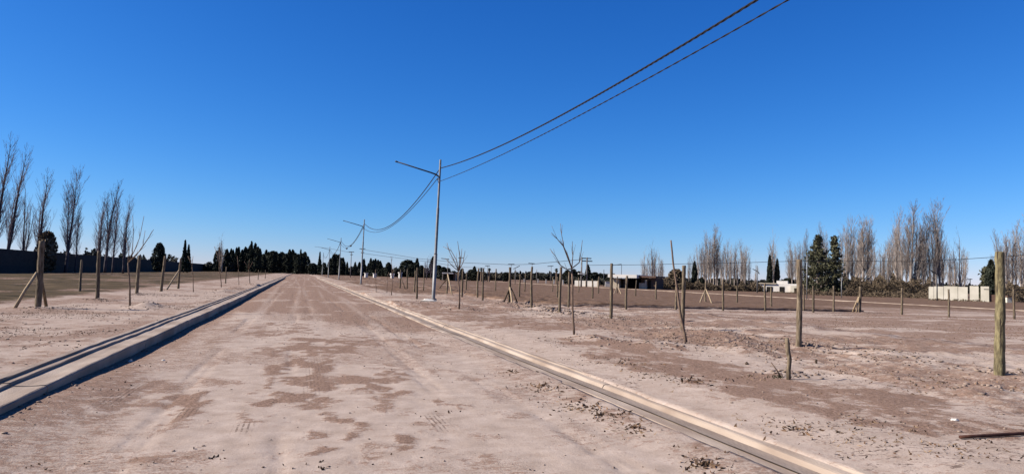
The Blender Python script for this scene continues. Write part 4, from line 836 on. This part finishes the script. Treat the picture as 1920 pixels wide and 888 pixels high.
WD = [(1318, 853, 14, 5, 3), (1190, 788, 12, 4, 2), (1015, 714, 22, 5, 3), (1110, 752, 26, 6, 3), (1130, 765, 16, 4, 2), (1300, 725, 26, 5, 2.5), (1170, 688, 26, 6, 2.5), (1440, 838, 20, 6, 2), (1490, 812, 26, 7, 2), (960, 688, 12, 3, 1), (1360, 660, 40, 5, 2), (1260, 640, 30, 4, 2)]
def tight(n):
    out = []
    for (px, py, rx, ry, wt) in WD:
        X0, Y0 = on(px, py, .1); sx = abs(on(px + rx, py, .1)[0] - X0); sy_ = abs(on(px, py - ry, .1)[1] - Y0); k = int(n * wt / 27); out.append(rng.normal(size=(k, 2)) * np.array((sx, sy_)) * rng.choice([.35, .8, 1.6], (k, 1)) + np.array((X0, Y0)))
    return np.concatenate(out)
litter('dry_weeds', 520, tight, 'weeds_dry', .026, 2.6, 'small tangled clumps of dry brown weeds along the right kerb', 'dry weeds')
def streaky(n):
    a = np.column_stack([rng.uniform(8, 34, n * 6), 8 + 28 * rng.random(n * 6) ** 1.3]); k = fbm(a[:, 0] * .25 + a[:, 1] * .1, a[:, 1] * .9, 5, 97); a = a[k > .53][:n]
    b = np.column_stack([rng.uniform(-8.5, XL - .75, n * 2), 9 + 34 * rng.random(n * 2) ** 1.2]); k = fbm(b[:, 0] * .7, b[:, 1] * .45, 4, 99); b = b[k > .53][:n // 3]
    return np.concatenate([a, b])
litter('dry_grass', 9000, streaky, 'weeds_dry', .020, 2.2, 'short dead grass and weed stubble streaked over the bare plots', 'dry grass')
# clods
random.seed(5); rks = [rock(1, (1, 1, .7), s_) for s_ in range(5)]; mb = MB()
pts = []
for _ in range(380): pts.append((random.uniform(XL + .1, XR - .1), 5.5 + 26 * random.random() ** 1.5, random.uniform(.006, .016)))
for _ in range(1700):
    x_ = random.uniform(5, 18); y_ = 5.5 + 38 * random.random() ** 1.3; pts.append((x_, y_, random.uniform(.008, .028) * (1.3 if 8 < x_ < 13 else .8)))
for _ in range(900): pts.append((random.gauss(11.2, .55), random.uniform(9, 41), random.uniform(.01, .04)))
for _ in range(500): pts.append((random.gauss(9.2, .5), random.uniform(10, 30), random.uniform(.01, .035)))
for (a, b, rx, ry, h_) in HEAPS:
    for _ in range(45): pts.append((random.gauss(a, rx * .7), random.gauss(b, ry * .7), random.uniform(.015, .05)))
for _ in range(500): pts.append((random.uniform(-8, XL - .7), 9 + 40 * random.random(), random.uniform(.008, .03)))
for _ in range(420): pts.append((XL + abs(random.gauss(.08, .15)) + .02, 6 + 60 * random.random() ** 1.2, random.uniform(.008, .03)))
for _ in range(1500): pts.append((XR - .15 - abs(random.gauss(0, 2.2)), random.gauss(25, 4.5), random.uniform(.007, .02)))
for _ in range(260): t = random.random(); a, b = on(960 + 110 * t, 571 + 20 * t); pts.append((a + random.gauss(0, .35), b + random.gauss(0, .6), random.uniform(.03, .09)))
pts = [p for p in pts if not (XL - .65 < p[0] < XL or XR < p[0] < XR + .66)]
PA = np.array(pts); PZ = terrain(PA[:, 0], PA[:, 1])[0]
VV, FF, nn = [], [], 0
for (x_, y_, s_), z_ in zip(pts, PZ):
    v, f_ = random.choice(rks); a = random.uniform(0, 6.28); c, s2 = math.cos(a), math.sin(a)
    VV.append(np.column_stack([v[:, 0] * c - v[:, 1] * s2, v[:, 0] * s2 + v[:, 1] * c, v[:, 2]]) * s_ * (1, random.uniform(.6, 1.2), .8) + np.array((x_, y_, z_ + s_ * .12))); FF.append(np.array(f_) + nn); nn += len(v)
mb = None
o = mesh_np('soil_clods', np.concatenate(VV), np.concatenate(FF), M['clod']); o['kind'] = 'stuff'; tag(o, 'pale and brown soil clods strewn over the road and verges', 'clods')
# small weed tuft at the stake
x0, y0 = on(1462, 709, .17); g = gz(x0, y0); mb = MB()
for _ in range(60):
    a = random.uniform(0, 6.28); r_ = random.uniform(0, .16); b = (x0 + r_ * 1.6 * math.cos(a), y0 + r_ * math.sin(a)); L = random.uniform(.03, .07); d = (random.uniform(-.04, .04), random.uniform(-.04, .04))
    mb.add([(b[0] - .006, b[1], g), (b[0] + .006, b[1], g), (b[0] + d[0], b[1] + d[1], g + L)], [(0, 1, 2)])
o = mb.build('weed_tuft', M['weed']); tag(o, 'small green weed tuft at the foot of the crooked stake', 'weed')
